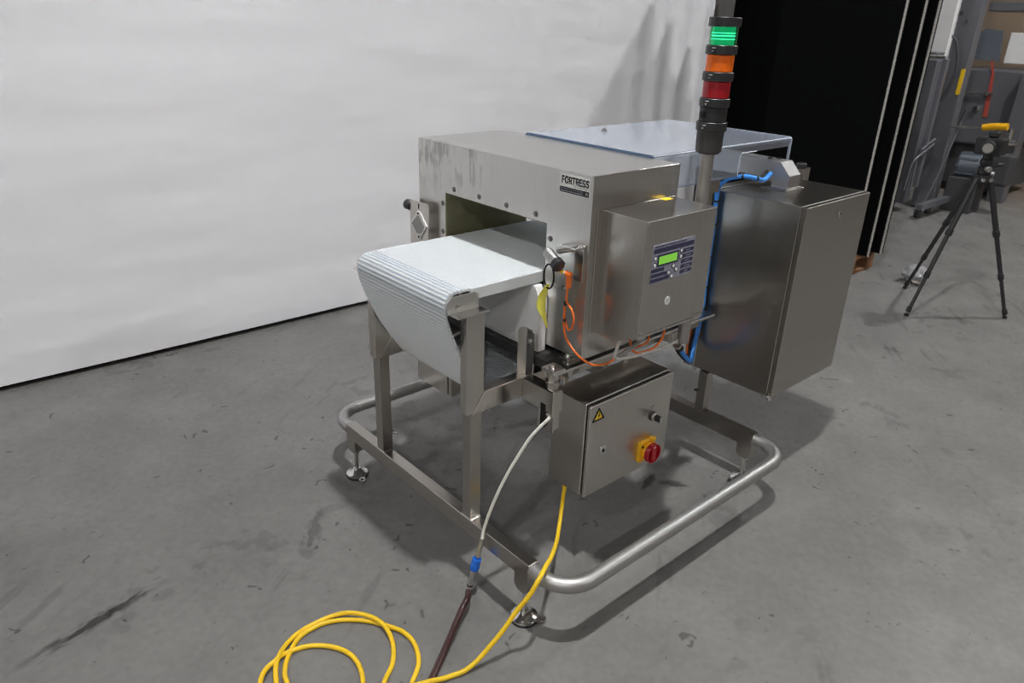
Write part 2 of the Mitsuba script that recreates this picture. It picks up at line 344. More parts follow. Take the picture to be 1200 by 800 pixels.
# long cross beams
obj('cross_beam', bx(0.182, 0.222, 0.120, 0.255, 0.585, 0.660, .003), 'steel', fr)
obj('cross_beam', bx(0.182, 0.222, 0.794, 0.930, 0.585, 0.660), 'steel', fr)
obj('side_beam', bx(0.222, 1.095, 0.254, 0.288, 0.60, 0.66), 'steel', fr)
obj('side_beam', bx(0.222, 1.150, 0.756, 0.790, 0.60, 0.66), 'steel', fr)
obj('beam_bracket', cat(bx(0.188, 0.193, 0.122, 0.190, 0.520, 0.600), bx(0.188, 0.214, 0.122, 0.127, 0.530, 0.600)), 'steel', fr)
obj('slot_cover', bx(0.1815, 0.183, 0.150, 0.172, 0.530, 0.610), 'seal_black', fr)
# angle upright with a bolt
def flange(p, q, z0, z1, round_at_q):
    p, q = np.array(p), np.array(q); L = np.linalg.norm(q - p); d = (q - p) / L
    rr = 0.014
    out = Polygon([(0, z0), (L, z0), (L, z1 - rr)] + [(L - rr + rr * math.cos(t), z1 - rr + rr * math.sin(t)) for t in np.linspace(0, math.pi / 2, 7)] + [(0, z1)])
    m = trimesh.creation.extrude_polygon(out, 0.004, engine='earcut')
    M = np.eye(4); M[:3, 0] = (d[0], d[1], 0); M[:3, 1] = (0, 0, 1); M[:3, 2] = np.cross(M[:3, 0], M[:3, 1]); M[:3, 3] = (p[0], p[1], 0)
    m.apply_transform(M); return m
ang = obj('angle_bracket', cat(flange((0.206, 0.265), (0.190, 0.292), 0.659, 0.812, 1), flange((0.206, 0.265), (0.205, 0.234), 0.659, 0.812, 1)), 'steel', fr)
obj('bolt', cat(cyl((0.203, 0.252, 0.775), (-1, 0, 0), 0.009, 0.003, 16), hexa((0.200, 0.252, 0.775), (-1, 0, 0), 0.0065, 0.008)), 'bright_steel', ang)
# levelling bolts carrying the detector bar
for (px, py) in ((0.205, 0.150), (0.300, 0.185)):
    pd = obj('levelling_pad', bx(px - 0.026, px + 0.026, py - 0.026, py + 0.026, 0.716, 0.726), 'bright_steel', fr)
    obj('nut', cat(hexa((px, py, 0.66), (0, 0, 1), 0.019, 0.018), cyl((px, py, 0.678), (0, 0, 1), 0.022, 0.006), hexa((px, py, 0.684), (0, 0, 1), 0.018, 0.014), cyl((px, py, 0.698), (0, 0, 1), 0.02, 0.018)), 'steel', pd)
    obj('bolt_head', cat(cyl((px, py, 0.726), (0, 0, 1), 0.013, 0.004, 20), hexa((px, py, 0.730), (0, 0, 1), 0.009, 0.006)), 'chrome', pd)
obj('mounting_bar', bx(0.19, 0.99, 0.128, 0.170, 0.706, 0.716), 'bright_steel', fr)

# ------------------------------------------------------------------ conveyor
BY0, BY1, ZBELT = 0.289, 0.746, 0.9755
cv = thing('belt_conveyor', 'white modular plastic belt conveyor running through the metal detector with a sagging return', 'conveyor')
def belt_path():
    r, cx, cz = 0.044, -0.045, ZBELT - 0.044
    pts = [(1.38, ZBELT), (cx, ZBELT)]
    for a in np.linspace(90, 190, 14)[1:]:
        pts.append((cx + r * math.cos(math.radians(a)), cz + r * math.sin(math.radians(a))))
    cate = [(-0.083, 0.893), (-0.066, 0.845), (-0.042, 0.790), (-0.014, 0.733), (0.016, 0.684), (0.044, 0.642), (0.070, 0.607), (0.096, 0.583), (0.130, 0.573), (0.18, 0.573), (0.26, 0.583), (0.40, 0.610), (0.60, 0.645), (0.80, 0.665), (1.00, 0.69), (1.20, 0.775), (1.36, 0.885)]
    pts = np.array(pts); c = smooth_path([(x, 0, z) for x, z in cate], 6)[:, [0, 2]]
    tail = [(1.38 + r * math.cos(math.radians(a)), cz + r * math.sin(math.radians(a))) for a in np.linspace(-60, 88, 14)]
    P = np.vstack([pts, c, tail])
    d = np.r_[0, np.cumsum(np.linalg.norm(np.diff(P, axis=0), axis=1))]
    return P, d
BP, BD = belt_path()
PITCH = 0.0135
nl = int(BD[-1] / PITCH)
links, pins = [], []
for k in range(nl):
    s0 = k * PITCH
    a = np.array([np.interp(s0 + 0.0011, BD, BP[:, 0]), np.interp(s0 + 0.0011, BD, BP[:, 1])])
    b = np.array([np.interp(s0 + PITCH - 0.0011, BD, BP[:, 0]), np.interp(s0 + PITCH - 0.0011, BD, BP[:, 1])])
    t = (b - a) / np.linalg.norm(b - a); nrm = np.array([t[1], -t[0]])     # outward
    if s0 < 1.3: nrm = np.array([0, 1.0])
    m_ = (a + b) / 2
    # outward is to the right-hand side when travelling towards -x on top
    nrm = np.array([-t[1], t[0]]) * -1
    h, c = 0.009, 0.0034
    sec = np.array([a - nrm * h, b - nrm * h, b - nrm * c, b - t * c * 1.2, a + t * c * 1.2, a - nrm * c])
    links.append(sec)
def links_mesh(secs, y0, y1):
    V, Fc = [], []
    for sec in secs:
        n = len(sec); o = sum(len(v) for v in V)
        v = np.vstack([np.column_stack([sec[:, 0], np.full(n, y0), sec[:, 1]]), np.column_stack([sec[:, 0], np.full(n, y1), sec[:, 1]])])
        V.append(v)
        for i in range(n):
            j = (i + 1) % n
            Fc += [(o + i, o + j, o + n + j), (o + i, o + n + j, o + n + i)]
        for i in range(1, n - 1):
            Fc += [(o, o + i + 1, o + i), (o + n, o + n + i, o + n + i + 1)]
    m = trimesh.Trimesh(np.vstack(V), Fc, process=False)
    return m
obj('belt_links', links_mesh(links, BY0, BY1), 'belt_plastic', cv, kind='stuff', label='white belt links')
# thin hinge rods carrying the links, seen in the gaps between them
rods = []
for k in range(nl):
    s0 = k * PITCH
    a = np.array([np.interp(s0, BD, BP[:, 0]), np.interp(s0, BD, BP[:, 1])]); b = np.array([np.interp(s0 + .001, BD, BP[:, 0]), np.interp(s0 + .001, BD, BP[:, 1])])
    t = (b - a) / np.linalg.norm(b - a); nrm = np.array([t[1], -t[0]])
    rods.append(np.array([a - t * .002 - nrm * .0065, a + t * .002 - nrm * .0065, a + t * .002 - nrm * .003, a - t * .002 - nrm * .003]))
obj('hinge_rods', links_mesh(rods, BY0 + .001, BY1 - .001), 'hinge_shade_plastic', cv, kind='stuff', label='thin bluish hinge rods between the belt links')
# bluish blocks painting the shaded openings as dotted rows over the belt nose
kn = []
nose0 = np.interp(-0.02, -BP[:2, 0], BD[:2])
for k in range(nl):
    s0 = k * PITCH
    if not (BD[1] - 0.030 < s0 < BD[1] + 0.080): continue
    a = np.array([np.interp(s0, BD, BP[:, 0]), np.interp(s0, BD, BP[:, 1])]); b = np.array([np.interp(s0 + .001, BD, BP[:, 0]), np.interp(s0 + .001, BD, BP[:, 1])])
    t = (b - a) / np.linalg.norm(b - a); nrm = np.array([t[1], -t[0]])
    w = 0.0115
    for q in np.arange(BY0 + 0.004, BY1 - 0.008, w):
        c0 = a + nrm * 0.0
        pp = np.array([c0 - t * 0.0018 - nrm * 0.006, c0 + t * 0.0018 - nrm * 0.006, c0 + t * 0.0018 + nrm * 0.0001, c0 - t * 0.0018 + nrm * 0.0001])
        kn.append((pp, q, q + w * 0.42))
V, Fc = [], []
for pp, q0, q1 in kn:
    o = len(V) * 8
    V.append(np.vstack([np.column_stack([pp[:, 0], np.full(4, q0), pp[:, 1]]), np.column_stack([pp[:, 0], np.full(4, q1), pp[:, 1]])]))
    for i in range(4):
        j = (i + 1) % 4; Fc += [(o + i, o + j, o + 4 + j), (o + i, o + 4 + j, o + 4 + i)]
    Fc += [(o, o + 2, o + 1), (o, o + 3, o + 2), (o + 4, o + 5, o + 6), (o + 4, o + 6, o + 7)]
obj('nose_opening_shade', trimesh.Trimesh(np.vstack(V), Fc, process=False), 'hinge_shade_plastic', cv, kind='stuff', label='rows of small bluish blocks standing in for shaded belt openings')
obj('nose_roller', cyl((-0.045, BY0 + 0.01, ZBELT - 0.044), (0, 1, 0), 0.033, BY1 - BY0 - 0.02, 28), 'black_plastic', cv, smooth=30)
obj('shaft', cyl((-0.045, BY0 - 0.012, ZBELT - 0.044), (0, 1, 0), 0.010, BY1 - BY0 + 0.024, 16), 'bright_steel', cv, smooth=30)
for s in (-1, 1):
    yp = BY0 - 0.006 if s < 0 else BY1 + 0.006
    pl = Polygon([(-0.082, 0.914), (0.026, 0.914), (0.026, 0.955), (0.014, 0.964), (-0.066, 0.964), (-0.082, 0.950)])
    br = obj('end_bracket', cat(prism(pl, 'y', yp - .002, yp + .002), bx(-0.075, 0.036, yp - 0.042 if s < 0 else yp, yp if s < 0 else yp + 0.042, 0.912, 0.9165)), 'bright_steel', cv)
    obj('shaft_end', cat(cyl((-0.045, yp + s * .002, ZBELT - 0.044), (0, s, 0), 0.008, 0.003, 18), hexa((-0.045, yp + s * .005, ZBELT - 0.044), (0, s, 0), 0.005, 0.004)), 'chrome', br)
    obj('side_skirt', bx(0.0, 1.36, yp - s * 0.006 - .004, yp - s * 0.006 + .004, 0.938, 0.9745, .003), 'belt_plastic', cv)
# belt carrier bed under the running belt, cross slab and white cross plate
obj('slider_bed', bx(0.02, 1.33, BY0 + 0.02, BY1 - 0.02, 0.935, 0.962), 'dark_plastic', cv)
obj('cross_plate', prism([(0.252, 0.730), (0.800, 0.730), (0.800, 0.9345), (0.278, 0.9345), (0.252, 0.898)], 'x', 0.236, 0.266), 'white_plastic', cv, label='white plastic plate with a cut corner')
obj('cross_slab', bx(0.213, 0.290, 0.194, 0.850, 0.698, 0.728), 'dark_plastic', cv, label='dark flat crossbar')
obj('drip_tray', bx(0.290, 0.70, 0.190, 0.860, 0.712, 0.7185), 'dark_plastic', cv)
# outfeed sensor bracket with a black knob, seen over the cabinet
ob = obj('outfeed_bracket', prism(sbox(1.50, 1.09, 1.66, 1.155).difference(sbox(1.56, 1.11, 1.61, 1.135)), 'y', 0.215, 0.232), 'steel', cv)
obj('knob', cyl((1.60, 0.223, 1.155), (0, 0, 1), 0.020, 0.022, 16, .004), 'black_plastic', ob, smooth=40)

# ------------------------------------------------------------------ metal detector head
md = thing('metal_detector', 'brushed stainless metal detector head with a rectangular tunnel over the white belt', 'metal detector')
X0, X1, Y0, Y1, Z0, Z1 = 0.2693, 0.6411, 0.1029, 0.9149, 0.748, 1.2815
OY0, OY1, OZ0, OZ1 = 0.2723, 0.7635, 0.902, 1.1205
ring = Polygon([(Y0, Z0), (Y1, Z0), (Y1, Z1 - .004), (Y1 - .004, Z1), (Y0 + .004, Z1), (Y0, Z1 - .004)]).difference(sbox(OY0, OZ0, OY1, OZ1))
obj('housing', prism(ring, 'x', X0, X1), 'stained_steel', md)
lin = sbox(OY0, OZ0, OY1, OZ1).difference(sbox(OY0 + .003, OZ0 + .003, OY1 - .003, OZ1 - .003))
obj('tunnel_lining', prism(lin, 'x', X0 + 0.002, X1 - 0.002), 'tunnel_lining', md, label='olive green tunnel lining')
for (y, z) in ((0.715, 1.139), (0.584, 1.139), (0.452, 1.138), (0.321, 1.138), (0.777, 1.082), (0.255, 1.079), (0.777, 0.985)):
    obj('screw', cat(cyl((X0, y, z), (-1, 0, 0), 0.0085, 0.0015, 18), cyl((X0 - .0015, y, z), (-1, 0, 0), 0.006, 0.002, 16, .001)), 'screw_steel', md)
# hood on the right side carrying the display
HX0, HX1, HY = 0.3119, 0.6195, -0.0549
hood = obj('control_hood', prism([(Y0 - .001, 1.1875), (HY + .002, 1.1862), (HY, 1.184), (HY, 0.864), (HY + .006, 0.858), (0.026, 0.824), (Y0 - .001, 0.829)], 'x', HX0, HX1), 'steel', md)
obj('hood_flange', bx(HX0 - 0.020, HX1 + 0.012, Y0 - 0.004, Y0, 0.826, 1.189), 'steel', md)
obj('hood_lip', bx(HX0 - .001, HX1 + .001, HY - .0012, HY + .002, 1.1835, 1.1868), 'bright_steel', hood)
def bead(name, pts, parent, r=.0016): obj(name, tube(pts, r, 8, 0), 'bright_steel', parent, smooth=True)
bead('folded_edge', [(HX0 - .0005, Y0, 1.1872), (HX0 - .0005, HY, 1.1862)], hood)
bead('folded_edge', [(HX0, HY - .0003, 1.186), (HX0, HY - .0003, 0.862)], hood, .0011)
bead('flange_edge', [(HX0 - .020, Y0 - .004, 1.189), (HX0 - .020, Y0 - .004, 0.826)], md, .0014)
bead('housing_edge', [(X0 + .001, Y0 + .003, Z1 - .001), (X0 + .001, Y1 - .003, Z1 - .001)], md, .0016)
bead('housing_edge', [(X0 + .002, Y0 + .001, Z1 - .002), (X1, Y0 + .001, Z1 - .002)], md, .0016)
bead('housing_edge', [(X0 + .0005, Y0 + .0005, Z0), (X0 + .0005, Y0 + .0005, Z1 - .002)], md, .0014)
obj('door_lip', cat(bx(HX0 + .006, HX1 - .004, HY - 0.004, HY, 0.856, 0.862), bx(HX0 + .002, HX0 + .005, HY - .002, HY, 0.862, 1.182)), 'bright_steel', hood)
for xs_ in (HX0 + 0.012, HX1 - 0.045):
    obj('hinge', cat(bx(xs_, xs_ + 0.03, HY - 0.003, HY + .01, 0.848, 0.872)), 'steel', hood)
# yellow sticker lying on the hood top
single('yellow_sticker', bx(0.555, 0.592, 0.078, 0.100, 1.1876, 1.1884, .0002), 'sign_yellow', 'small yellow sticker on the top of the stainless display hood', 'sticker')
# display membrane
DX0, DX1, DZ0, DZ1, DY = 0.345, 0.530, 1.010, 1.118, HY
dp = obj('display_panel', bx(DX0, DX1, DY - 0.0015, DY, DZ0, DZ1, .0003), 'panel_grey', md, label='violet grey membrane keypad with green screen')
W, H = DX1 - DX0, DZ1 - DZ0
def dpx(u, v): return DX0 + u * W, DZ1 - v * H            # u,v in 0..1 from top left
def flat(name, u0, u1, v0, v1, mat, d=0.0006, parent=None, label=None, **k):
    x0, z1 = dpx(u0, v0); x1, z0 = dpx(u1, v1)
    return obj(name, bx(x0, x1, DY - 0.0015 - d, DY - 0.0014, z0, z1, .0001), mat, parent or dp, label=label, **k)
flat('header_strip', 0.02, 0.98, 0.10, 0.22, 'print_navy')
flat('screen_bezel', 0.12, 0.62, 0.27, 0.58, 'print_navy', 0.0008)
m = bx(*(dpx(0.155, 0)[0], dpx(0.585, 0)[0]), DY - 0.0028, DY - 0.0022, dpx(0, 0.53)[1], dpx(0, 0.32)[1], .0001)
obj('screen', m, 'lcd_mat', dp, label='lit green screen', emitter={'type': 'area', 'radiance': rgb(0.085, 0.235, 0.02)})
for v in (0.28, 0.42, 0.56, 0.70, 0.84):
    flat('side_strip', 0.76, 0.985, v, v + 0.095, 'print_navy')
for k, v in enumerate((0.62, 0.75, 0.88)):
    flat('side_strip', 0.0, 0.24 + 0.07 * k, v, v + 0.09, 'print_navy')
x_, z_ = dpx(0.04, 0.075)
obj('title_print', cat(*[bx(x_ + q * .0082, x_ + q * .0082 + .0058, DY - .0020, DY - .0015, z_, z_ + .0045, .0001) for q in range(17)]), 'print_navy', dp)
lp = []
for v, n_ in ((0.345, 3), (0.485, 4), (0.625, 3), (0.765, 4), (0.905, 3)):
    x_, z_ = dpx(0.80, v)
    for q in range(n_): lp.append(bx(x_ + q * .0062, x_ + q * .0062 + .0042, DY - .0024, DY - .0020, z_, z_ + .0028, .0001))
obj('strip_print', cat(*lp), 'panel_grey', dp)
for (u, v) in ((0.065, 0.34), (0.065, 0.52), (0.68, 0.30), (0.68, 0.46), (0.52, 0.66), (0.42, 0.81), (0.60, 0.78), (0.50, 0.93)):
    x_, z_ = dpx(u, v)
    b = obj('key', cyl((x_, DY - .0015, z_), (0, -1, 0), 0.0075, 0.0010, 20), 'print_navy', dp)
    obj('key_cap', cyl((x_, DY - .0025, z_), (0, -1, 0), 0.0052, 0.0008, 18), 'print_white', b)
for (u, v) in ((0.735, 0.33), (0.735, 0.47), (0.735, 0.61), (0.735, 0.75), (0.735, 0.89), (0.27, 0.665), (0.34, 0.795), (0.41, 0.925)):
    x_, z_ = dpx(u, v)
    obj('side_key', cyl((x_, DY - .0015, z_), (0, -1, 0), 0.006, 0.0009, 16), 'print_navy', dp)
rs = obj('round_sticker', cyl((0.436, HY, 0.945), (0, -1, 0), 0.0125, 0.0006, 24), 'print_white', md, label='round white sticker')
obj('sticker_print', cat(*[bx(0.428, 0.444, HY - .0009, HY - .0006, 0.941 + k * .004, 0.9425 + k * .004, .0001) for k in range(3)]), 'print_grey', rs)
# maker plate
lb = obj('name_plate', bx(X0 - 0.0010, X0, 0.1165, 0.2285, 1.222, 1.2725, .0003), 'print_white', md, label='white name plate with black lettering')
RT, UP = (0, -1, 0), (0, 0, 1)
obj('lettering', cat(*[text('FORTRESS', 0.0185, (X0 - .001, 0.2235 - dy, 1.2475 + dz), RT, UP, .0004, True, width=0.1025) for dy, dz in ((0, 0), (.0008, 0), (0, .0008), (.0008, .0008))]), 'print_black', lb)
obj('letter_bar', bx(X0 - .0016, X0 - .0009, 0.2045, 0.2058, 1.2465, 1.2695, .0001), 'print_black', lb)
obj('small_lettering', text('TECHNOLOGY', 0.0048, (X0 - .001, 0.176, 1.2405), RT, UP, .0004, width=0.055), 'print_grey', lb)
st = obj('black_band', bx(X0 - .0016, X0 - .0008, 0.1175, 0.2275, 1.2225, 1.2375, .0001), 'print_black', lb)
obj('band_lettering', text('METAL DETECTION SYSTEMS', 0.0030, (X0 - .0016, 0.2255, 1.2318), RT, UP, .0003, width=0.086), 'panel_grey', st)
obj('band_rule', bx(X0 - .0019, X0 - .0015, 0.1375, 0.2255, 1.2258, 1.2276, .0001), 'panel_grey', st)
obj('band_mark', bx(X0 - .0019, X0 - .0015, 0.121, 0.129, 1.2265, 1.2335, .0001), 'print_grey', st)

# ------------------------------------------------------------------ photo sensor brackets
sb = thing('reflector_bracket', 'small steel plate with a white diamond reflector and black knob left of the tunnel', 'sensor bracket')
obj('plate', bx(0.243, 0.247, 0.826, 0.938, 0.905, 1.070), 'steel', sb)
obj('standoff', cat(cyl((0.247, 0.89, 1.03), (1, 0, 0), .007, .0223, 12), cyl((0.247, 0.89, 0.96), (1, 0, 0), .007, .0223, 12)), 'screw_steel', sb)
dm = Polygon([(0.889, 1.037), (0.872, 1.037), (0.832, 0.992), (0.868, 0.948), (0.875, 0.936), (0.886, 0.936), (0.893, 0.948), (0.932, 0.988)])
rf = obj('reflector', prism(dm, 'x', 0.2385, 0.2430), 'print_white', sb)
obj('reflector_face', prism(Polygon([(0.886, 1.022), (0.875, 1.022), (0.843, 0.991), (0.870, 0.960), (0.891, 0.960), (0.921, 0.988)]), 'x', 0.2372, 0.2386), 'grey_cable_mat', rf)
obj('screw', cat(cyl((0.2386, 0.8805, 1.030), (-1, 0, 0), .004, .002, 12), cyl((0.2386, 0.8805, 0.947), (-1, 0, 0), .004, .002, 12)), 'print_black', rf)
obj('slot', bx(0.2424, 0.2432, 0.880, 0.886, 1.046, 1.062, .0001), 'seal_black', sb)
obj('knob', cat(cyl((0.252, 0.938, 1.045), (0, 1, 0), 0.018, 0.034, 16, .005), cyl((0.252, 0.930, 1.045), (0, 1, 0), 0.007, 0.01, 12)), 'black_plastic', sb, smooth=40)

sr = thing('sensor_bracket', 'steel arm with a black photoelectric sensor head right of the tunnel', 'sensor bracket')
obj('mount_plate', bx(0.262, 0.2690, 0.115, 0.150, 0.985, 1.092), 'steel', sr)
obj('arm', cat(cyl((0.222, 0.176, 1.070), (0.30, -0.86, 0.3), 0.009, 0.064, 14), bx(0.226, 0.266, 0.112, 0.170, 1.084, 1.090)), 'bright_steel', sr, smooth=35)
obj('sensor_body', cyl((0.222, 0.218, 1.058), (-0.15, -0.9, -0.38), 0.016, 0.050, 20, .003), 'tube_steel', sr, smooth=40)
obj('sensor_head', cyl((0.215, 0.177, 1.040), (-0.15, -0.9, -0.38), 0.0195, 0.026, 20, .005), 'black_plastic', sr, smooth=40)
obj('clip', bx(0.219, 0.225, 0.176, 0.186, 0.975, 1.03), 'steel', sr)
obj('plug', cyl((0.222, 0.176, 1.016), (0.2, -1, -0.15), 0.0055, 0.026, 14), 'yellow_plastic', sr, smooth=40)
obj('sleeve', cyl((0.227, 0.152, 1.012), (0.2, -1, -0.1), 0.006, 0.008, 14), 'light_cable_mat', sr, smooth=40)
obj('fixing_screw', cat(cyl((0.269, 0.178, 0.955), (-1, 0, 0), .008, .012, 14), hexa((0.257, 0.178, 0.955), (-1, 0, 0), .006, .008)), 'chrome', sr)
ringp = [(0.212, 0.196 + 0.020 * math.sin(a), 0.992 + 0.036 * math.cos(a)) for a in np.linspace(0.25, 2 * math.pi + 0.25, 24)]
single('cable_loop', tube(ringp, 0.0026, 8, 0), 'black_rubber', 'small black loop hanging from the sensor right of the belt', 'cable tie', smooth=True)
def tag_mesh():
    P = smooth_path([(0.212, 0.198, 0.968), (0.206, 0.212, 0.93), (0.204, 0.214, 0.895), (0.209, 0.206, 0.868), (0.213, 0.193, 0.834)], 6)
    V, n = [], len(P)
    for i, p in enumerate(P):
        t = i / (n - 1); w = 0.004 + 0.0085 * math.sin(math.pi * min(1, t * 1.1 + .05)) if t < .95 else 0.002
        for s in (-1, 1):
            for d in (0, 0.0012): V.append(p + np.array([d + s * w * 0.75, -s * w * 0.66, 0]))
    Fc = []
    for i in range(n - 1):
        o, q = 4 * i, 4 * i + 4
        for a, b in ((0, 2), (2, 3), (3, 1), (1, 0)): Fc += [(o + a, o + b, q + b), (o + a, q + b, q + a)]
    Fc += [(0, 1, 3), (0, 3, 2), (4 * n - 4, 4 * n - 2, 4 * n - 1), (4 * n - 4, 4 * n - 1, 4 * n - 3)]
    m = trimesh.Trimesh(np.array(V), Fc, process=False); m.fix_normals(); return m
single('yellow_tag', tag_mesh(), 'yellow_tag_mat', 'narrow curled yellow tag dangling from the black loop beside the belt', 'tag')

# ------------------------------------------------------------------ lower control box
cb = thing('control_box', 'stainless steel control box with red and yellow isolator switch under the detector', 'control box')
CX0, CX1, CZ0, CZ1 = 0.3085, 0.7190, 0.2545, 0.5880
obj('body', bx(CX0, CX1, 0.1020, 0.2490, CZ0, CZ1, .003), 'satin_steel', cb)
obj('door_seal', bx(CX0 + .006, CX1 - .006, 0.0955, 0.1022, CZ0 + .006, CZ1 - .006), 'seal_black', cb)
dr_ = obj('door', bx(CX0, CX1, 0.083, 0.0955, CZ0 + 0.001, CZ1 - 0.003, .003), 'satin_steel', cb)
for sx in (CX0 + .06, CX1 - .06):
    obj('mount_lug', bx(sx - .012, sx + .012, 0.247, 0.2545, 0.54, 0.645), 'satin_steel', cb)
def on_door(pts, y0=0.0830, d=0.0008): return prism(pts, 'y', y0 - d, y0)
tri = Polygon([(0.323, 0.531), (0.371, 0.531), (0.347, 0.569)])
wn = obj('warning_sign', on_door(tri.buffer(0.003)), 'print_black', dr_, label='yellow and black triangular voltage sign')
# (thing > part > sub-part: the yellow field and the bolt are further pieces of the door)
obj('warning_field', on_door(tri.buffer(-0.0035), 0.0822), 'sign_yellow', dr_)
obj('warning_bolt', on_door([(0.349, 0.558), (0.342, 0.546), (0.3465, 0.546), (0.344, 0.5345), (0.352, 0.549), (0.3475, 0.549), (0.351, 0.558)], 0.0814, .0006), 'print_black', dr_)
lk = obj('lock', bx(0.365, 0.395, 0.0795, 0.083, 0.394, 0.424), 'bright_steel', cb, label='square lock plate')
obj('keyhole', cyl((0.381, 0.0795, 0.409), (0, -1, 0), 0.006, 0.001, 16), 'seal_black', lk)
ss = obj('selector_switch', cyl((0.6225, 0.083, 0.449), (0, -1, 0), 0.0165, 0.006, 24, .002), 'black_plastic', cb, smooth=40, label='black selector switch with chrome ring')
obj('ring', cyl((0.6225, 0.077, 0.449), (0, -1, 0), 0.0135, 0.010, 24, .002), 'bright_steel', ss, smooth=40)
obj('turn_knob', cat(cyl((0.6225, 0.067, 0.449), (0, -1, 0), 0.011, 0.012, 20, .002), bx(0.6165, 0.6285, 0.045, 0.060, 0.438, 0.460, .003)), 'black_plastic', ss, smooth=40)
obj('knob_cap', bx(0.6175, 0.6275, 0.0435, 0.0455, 0.440, 0.458, .001), 'chrome', ss)
pts_s = [(0.617, 0.487), (0.606, 0.487), (0.606, 0.470)]
obj('legend_frame', cat(bx(0.612, 0.634, 0.0823, 0.083, 0.486, 0.4872, .0001), bx(0.612, 0.6132, 0.0823, 0.083, 0.470, 0.487, .0001)), 'print_black', cb)
iso = obj('isolator_switch', cat(prism(Polygon([(-.034, -.034), (.034, -.034), (.034, .034), (-.034, .034)]).buffer(.003), 'y', 0.069, 0.083),
          cyl((0, 0.069, 0), (0, -1, 0), 0.031, 0.014, 28, .003), bx(0.012, 0.03, 0.058, 0.075, 0.034, 0.046, .002)).apply_translation((0.600, 0, 0.329)), 'yellow_plastic', cb, label='yellow isolator switch base')
obj('handle', cat(cyl((0.600, 0.055, 0.329), (0, -1, 0), 0.0345, 0.006, 32, .002), lathe([(0.0345, 0), (0.0345, .016), (0.0310, .016), (0.0300, 0)], (0.600, 0.055, 0.329), (0, -1, 0), 32), bx(0.590, 0.610, 0.037, 0.050, 0.301, 0.357, .004)), 'red_plastic', iso, smooth=35)
obj('lock_hole', cyl((0.572, 0.0689, 0.352), (0, -1, 0), 0.005, 0.001, 14), 'print_black', iso)
for (x, y) in ((CX0 + 0.012, 0.235), (CX0 + 0.03, 0.112)):
    obj('foot_screw', cyl((x, y, CZ0 - .006), (0, 0, 1), .005, .007, 12), 'bright_steel', cb)

# second box hanging on the far side
rb = thing('junction_box', 'plain stainless steel box hanging behind the sagging white belt', 'control box')
obj('body', bx(0.335, 0.720, 0.850, 1.050, 0.300, 0.590, .003), 'steel', rb)
obj('door_seal', bx(0.341, 0.714, 0.844, 0.851, 0.306, 0.584), 'seal_black', rb)
obj('door', bx(0.335, 0.720, 0.826, 0.844, 0.300, 0.588, .006), 'steel', rb)
for sx in (0.40, 0.66):
    obj('hanger', bx(sx - .012, sx + .012, 0.88, 0.90, 0.59, 0.7065), 'steel', rb)
obj('gland', cyl((0.36, 0.838, 0.287), (0, 0, 1), .007, .014, 12), 'chrome', rb)

# ------------------------------------------------------------------ tall cabinet
ec = thing('electrical_cabinet', 'tall closed stainless steel electrical cabinet hanging at the right of the machine', 'cabinet')
EX0, EX1, EY0, EY1, EZ0, EZ1 = 1.1514, 1.6124, -0.0572, 0.292, 0.400, 1.1124
obj('body', bx(EX0, EX1, EY0 + 0.021, EY1, EZ0, EZ1, .003), 'cabinet_steel', ec)
dd = obj('door', bx(EX0, EX1, EY0, EY0 + 0.0195, EZ0 + .001, EZ1 - .0005, .003), 'cabinet_steel', ec)
obj('door_seal', bx(EX0 + .006, EX1 - .006, EY0 + .019, EY0 + .0215, EZ0 + .006, EZ1 - .006), 'seal_black', ec)
obj('mounting_plate', bx(EX0 - .010, EX1 - 0.08, EY1, EY1 + 0.042, EZ0 + .004, EZ1 + .004, .002), 'cabinet_steel', ec)
obj('lock', cat(cyl((1.392, EY0, 1.058), (0, -1, 0), .011, .004, 20, .001), cyl((1.392, EY0 - .004, 1.058), (0, -1, 0), .008, .004, 6)), 'chrome', dd)
obj('keyhole', bx(1.390, 1.394, EY0 - .0086, EY0 - .0078, 1.052, 1.064, .0001), 'print_black', dd)
obj('hinge_pin', cat(cyl((EX0 + .002, EY0 + .010, EZ0 - .012), (0, 0, 1), .008, .02, 14), ball((EX0 - .006, EY0 + .012, EZ0 + .006), .007)), 'chrome', ec, smooth=40)
obj('edge_rod', tube([(EX0 - .006, EY1 - .005, EZ0 - .005), (EX0 - .006, EY1 - .005, EZ0 + .115)], .0035, 10, 0), 'bright_steel', ec, smooth=40)
obj('rod_screw', ball((EX0 - .010, EY1 - .018, EZ0 + .002), .008), 'chrome', ec, smooth=True)
# square steel neck carrying the cabinet
nk = thing('cabinet_neck', 'square bent steel tube neck standing on the tall cabinet and entering the clear cover', 'bracket')
obj('tube', prism([(0.555, 1.213), (0.173, 1.210), (0.130, 1.165), (0.130, 1.122), (0.197, 1.122), (0.197, 1.140), (0.555, 1.140)], 'x', 1.345, 1.425), 'tube_steel', nk)
obj('base_flange', cat(bx(1.325, 1.452, 0.122, 0.226, 1.1126, 1.117), bx(1.332, 1.440, 0.126, 0.205, 1.117, 1.122)), 'bright_steel', nk)
obj('bolt', cat(hexa((1.375, 0.235, 1.212), (0, 0, 1), .009, .006), hexa((1.400, 0.215, 1.212), (0, 0, 1), .007, .004)), 'dark_plastic', nk)

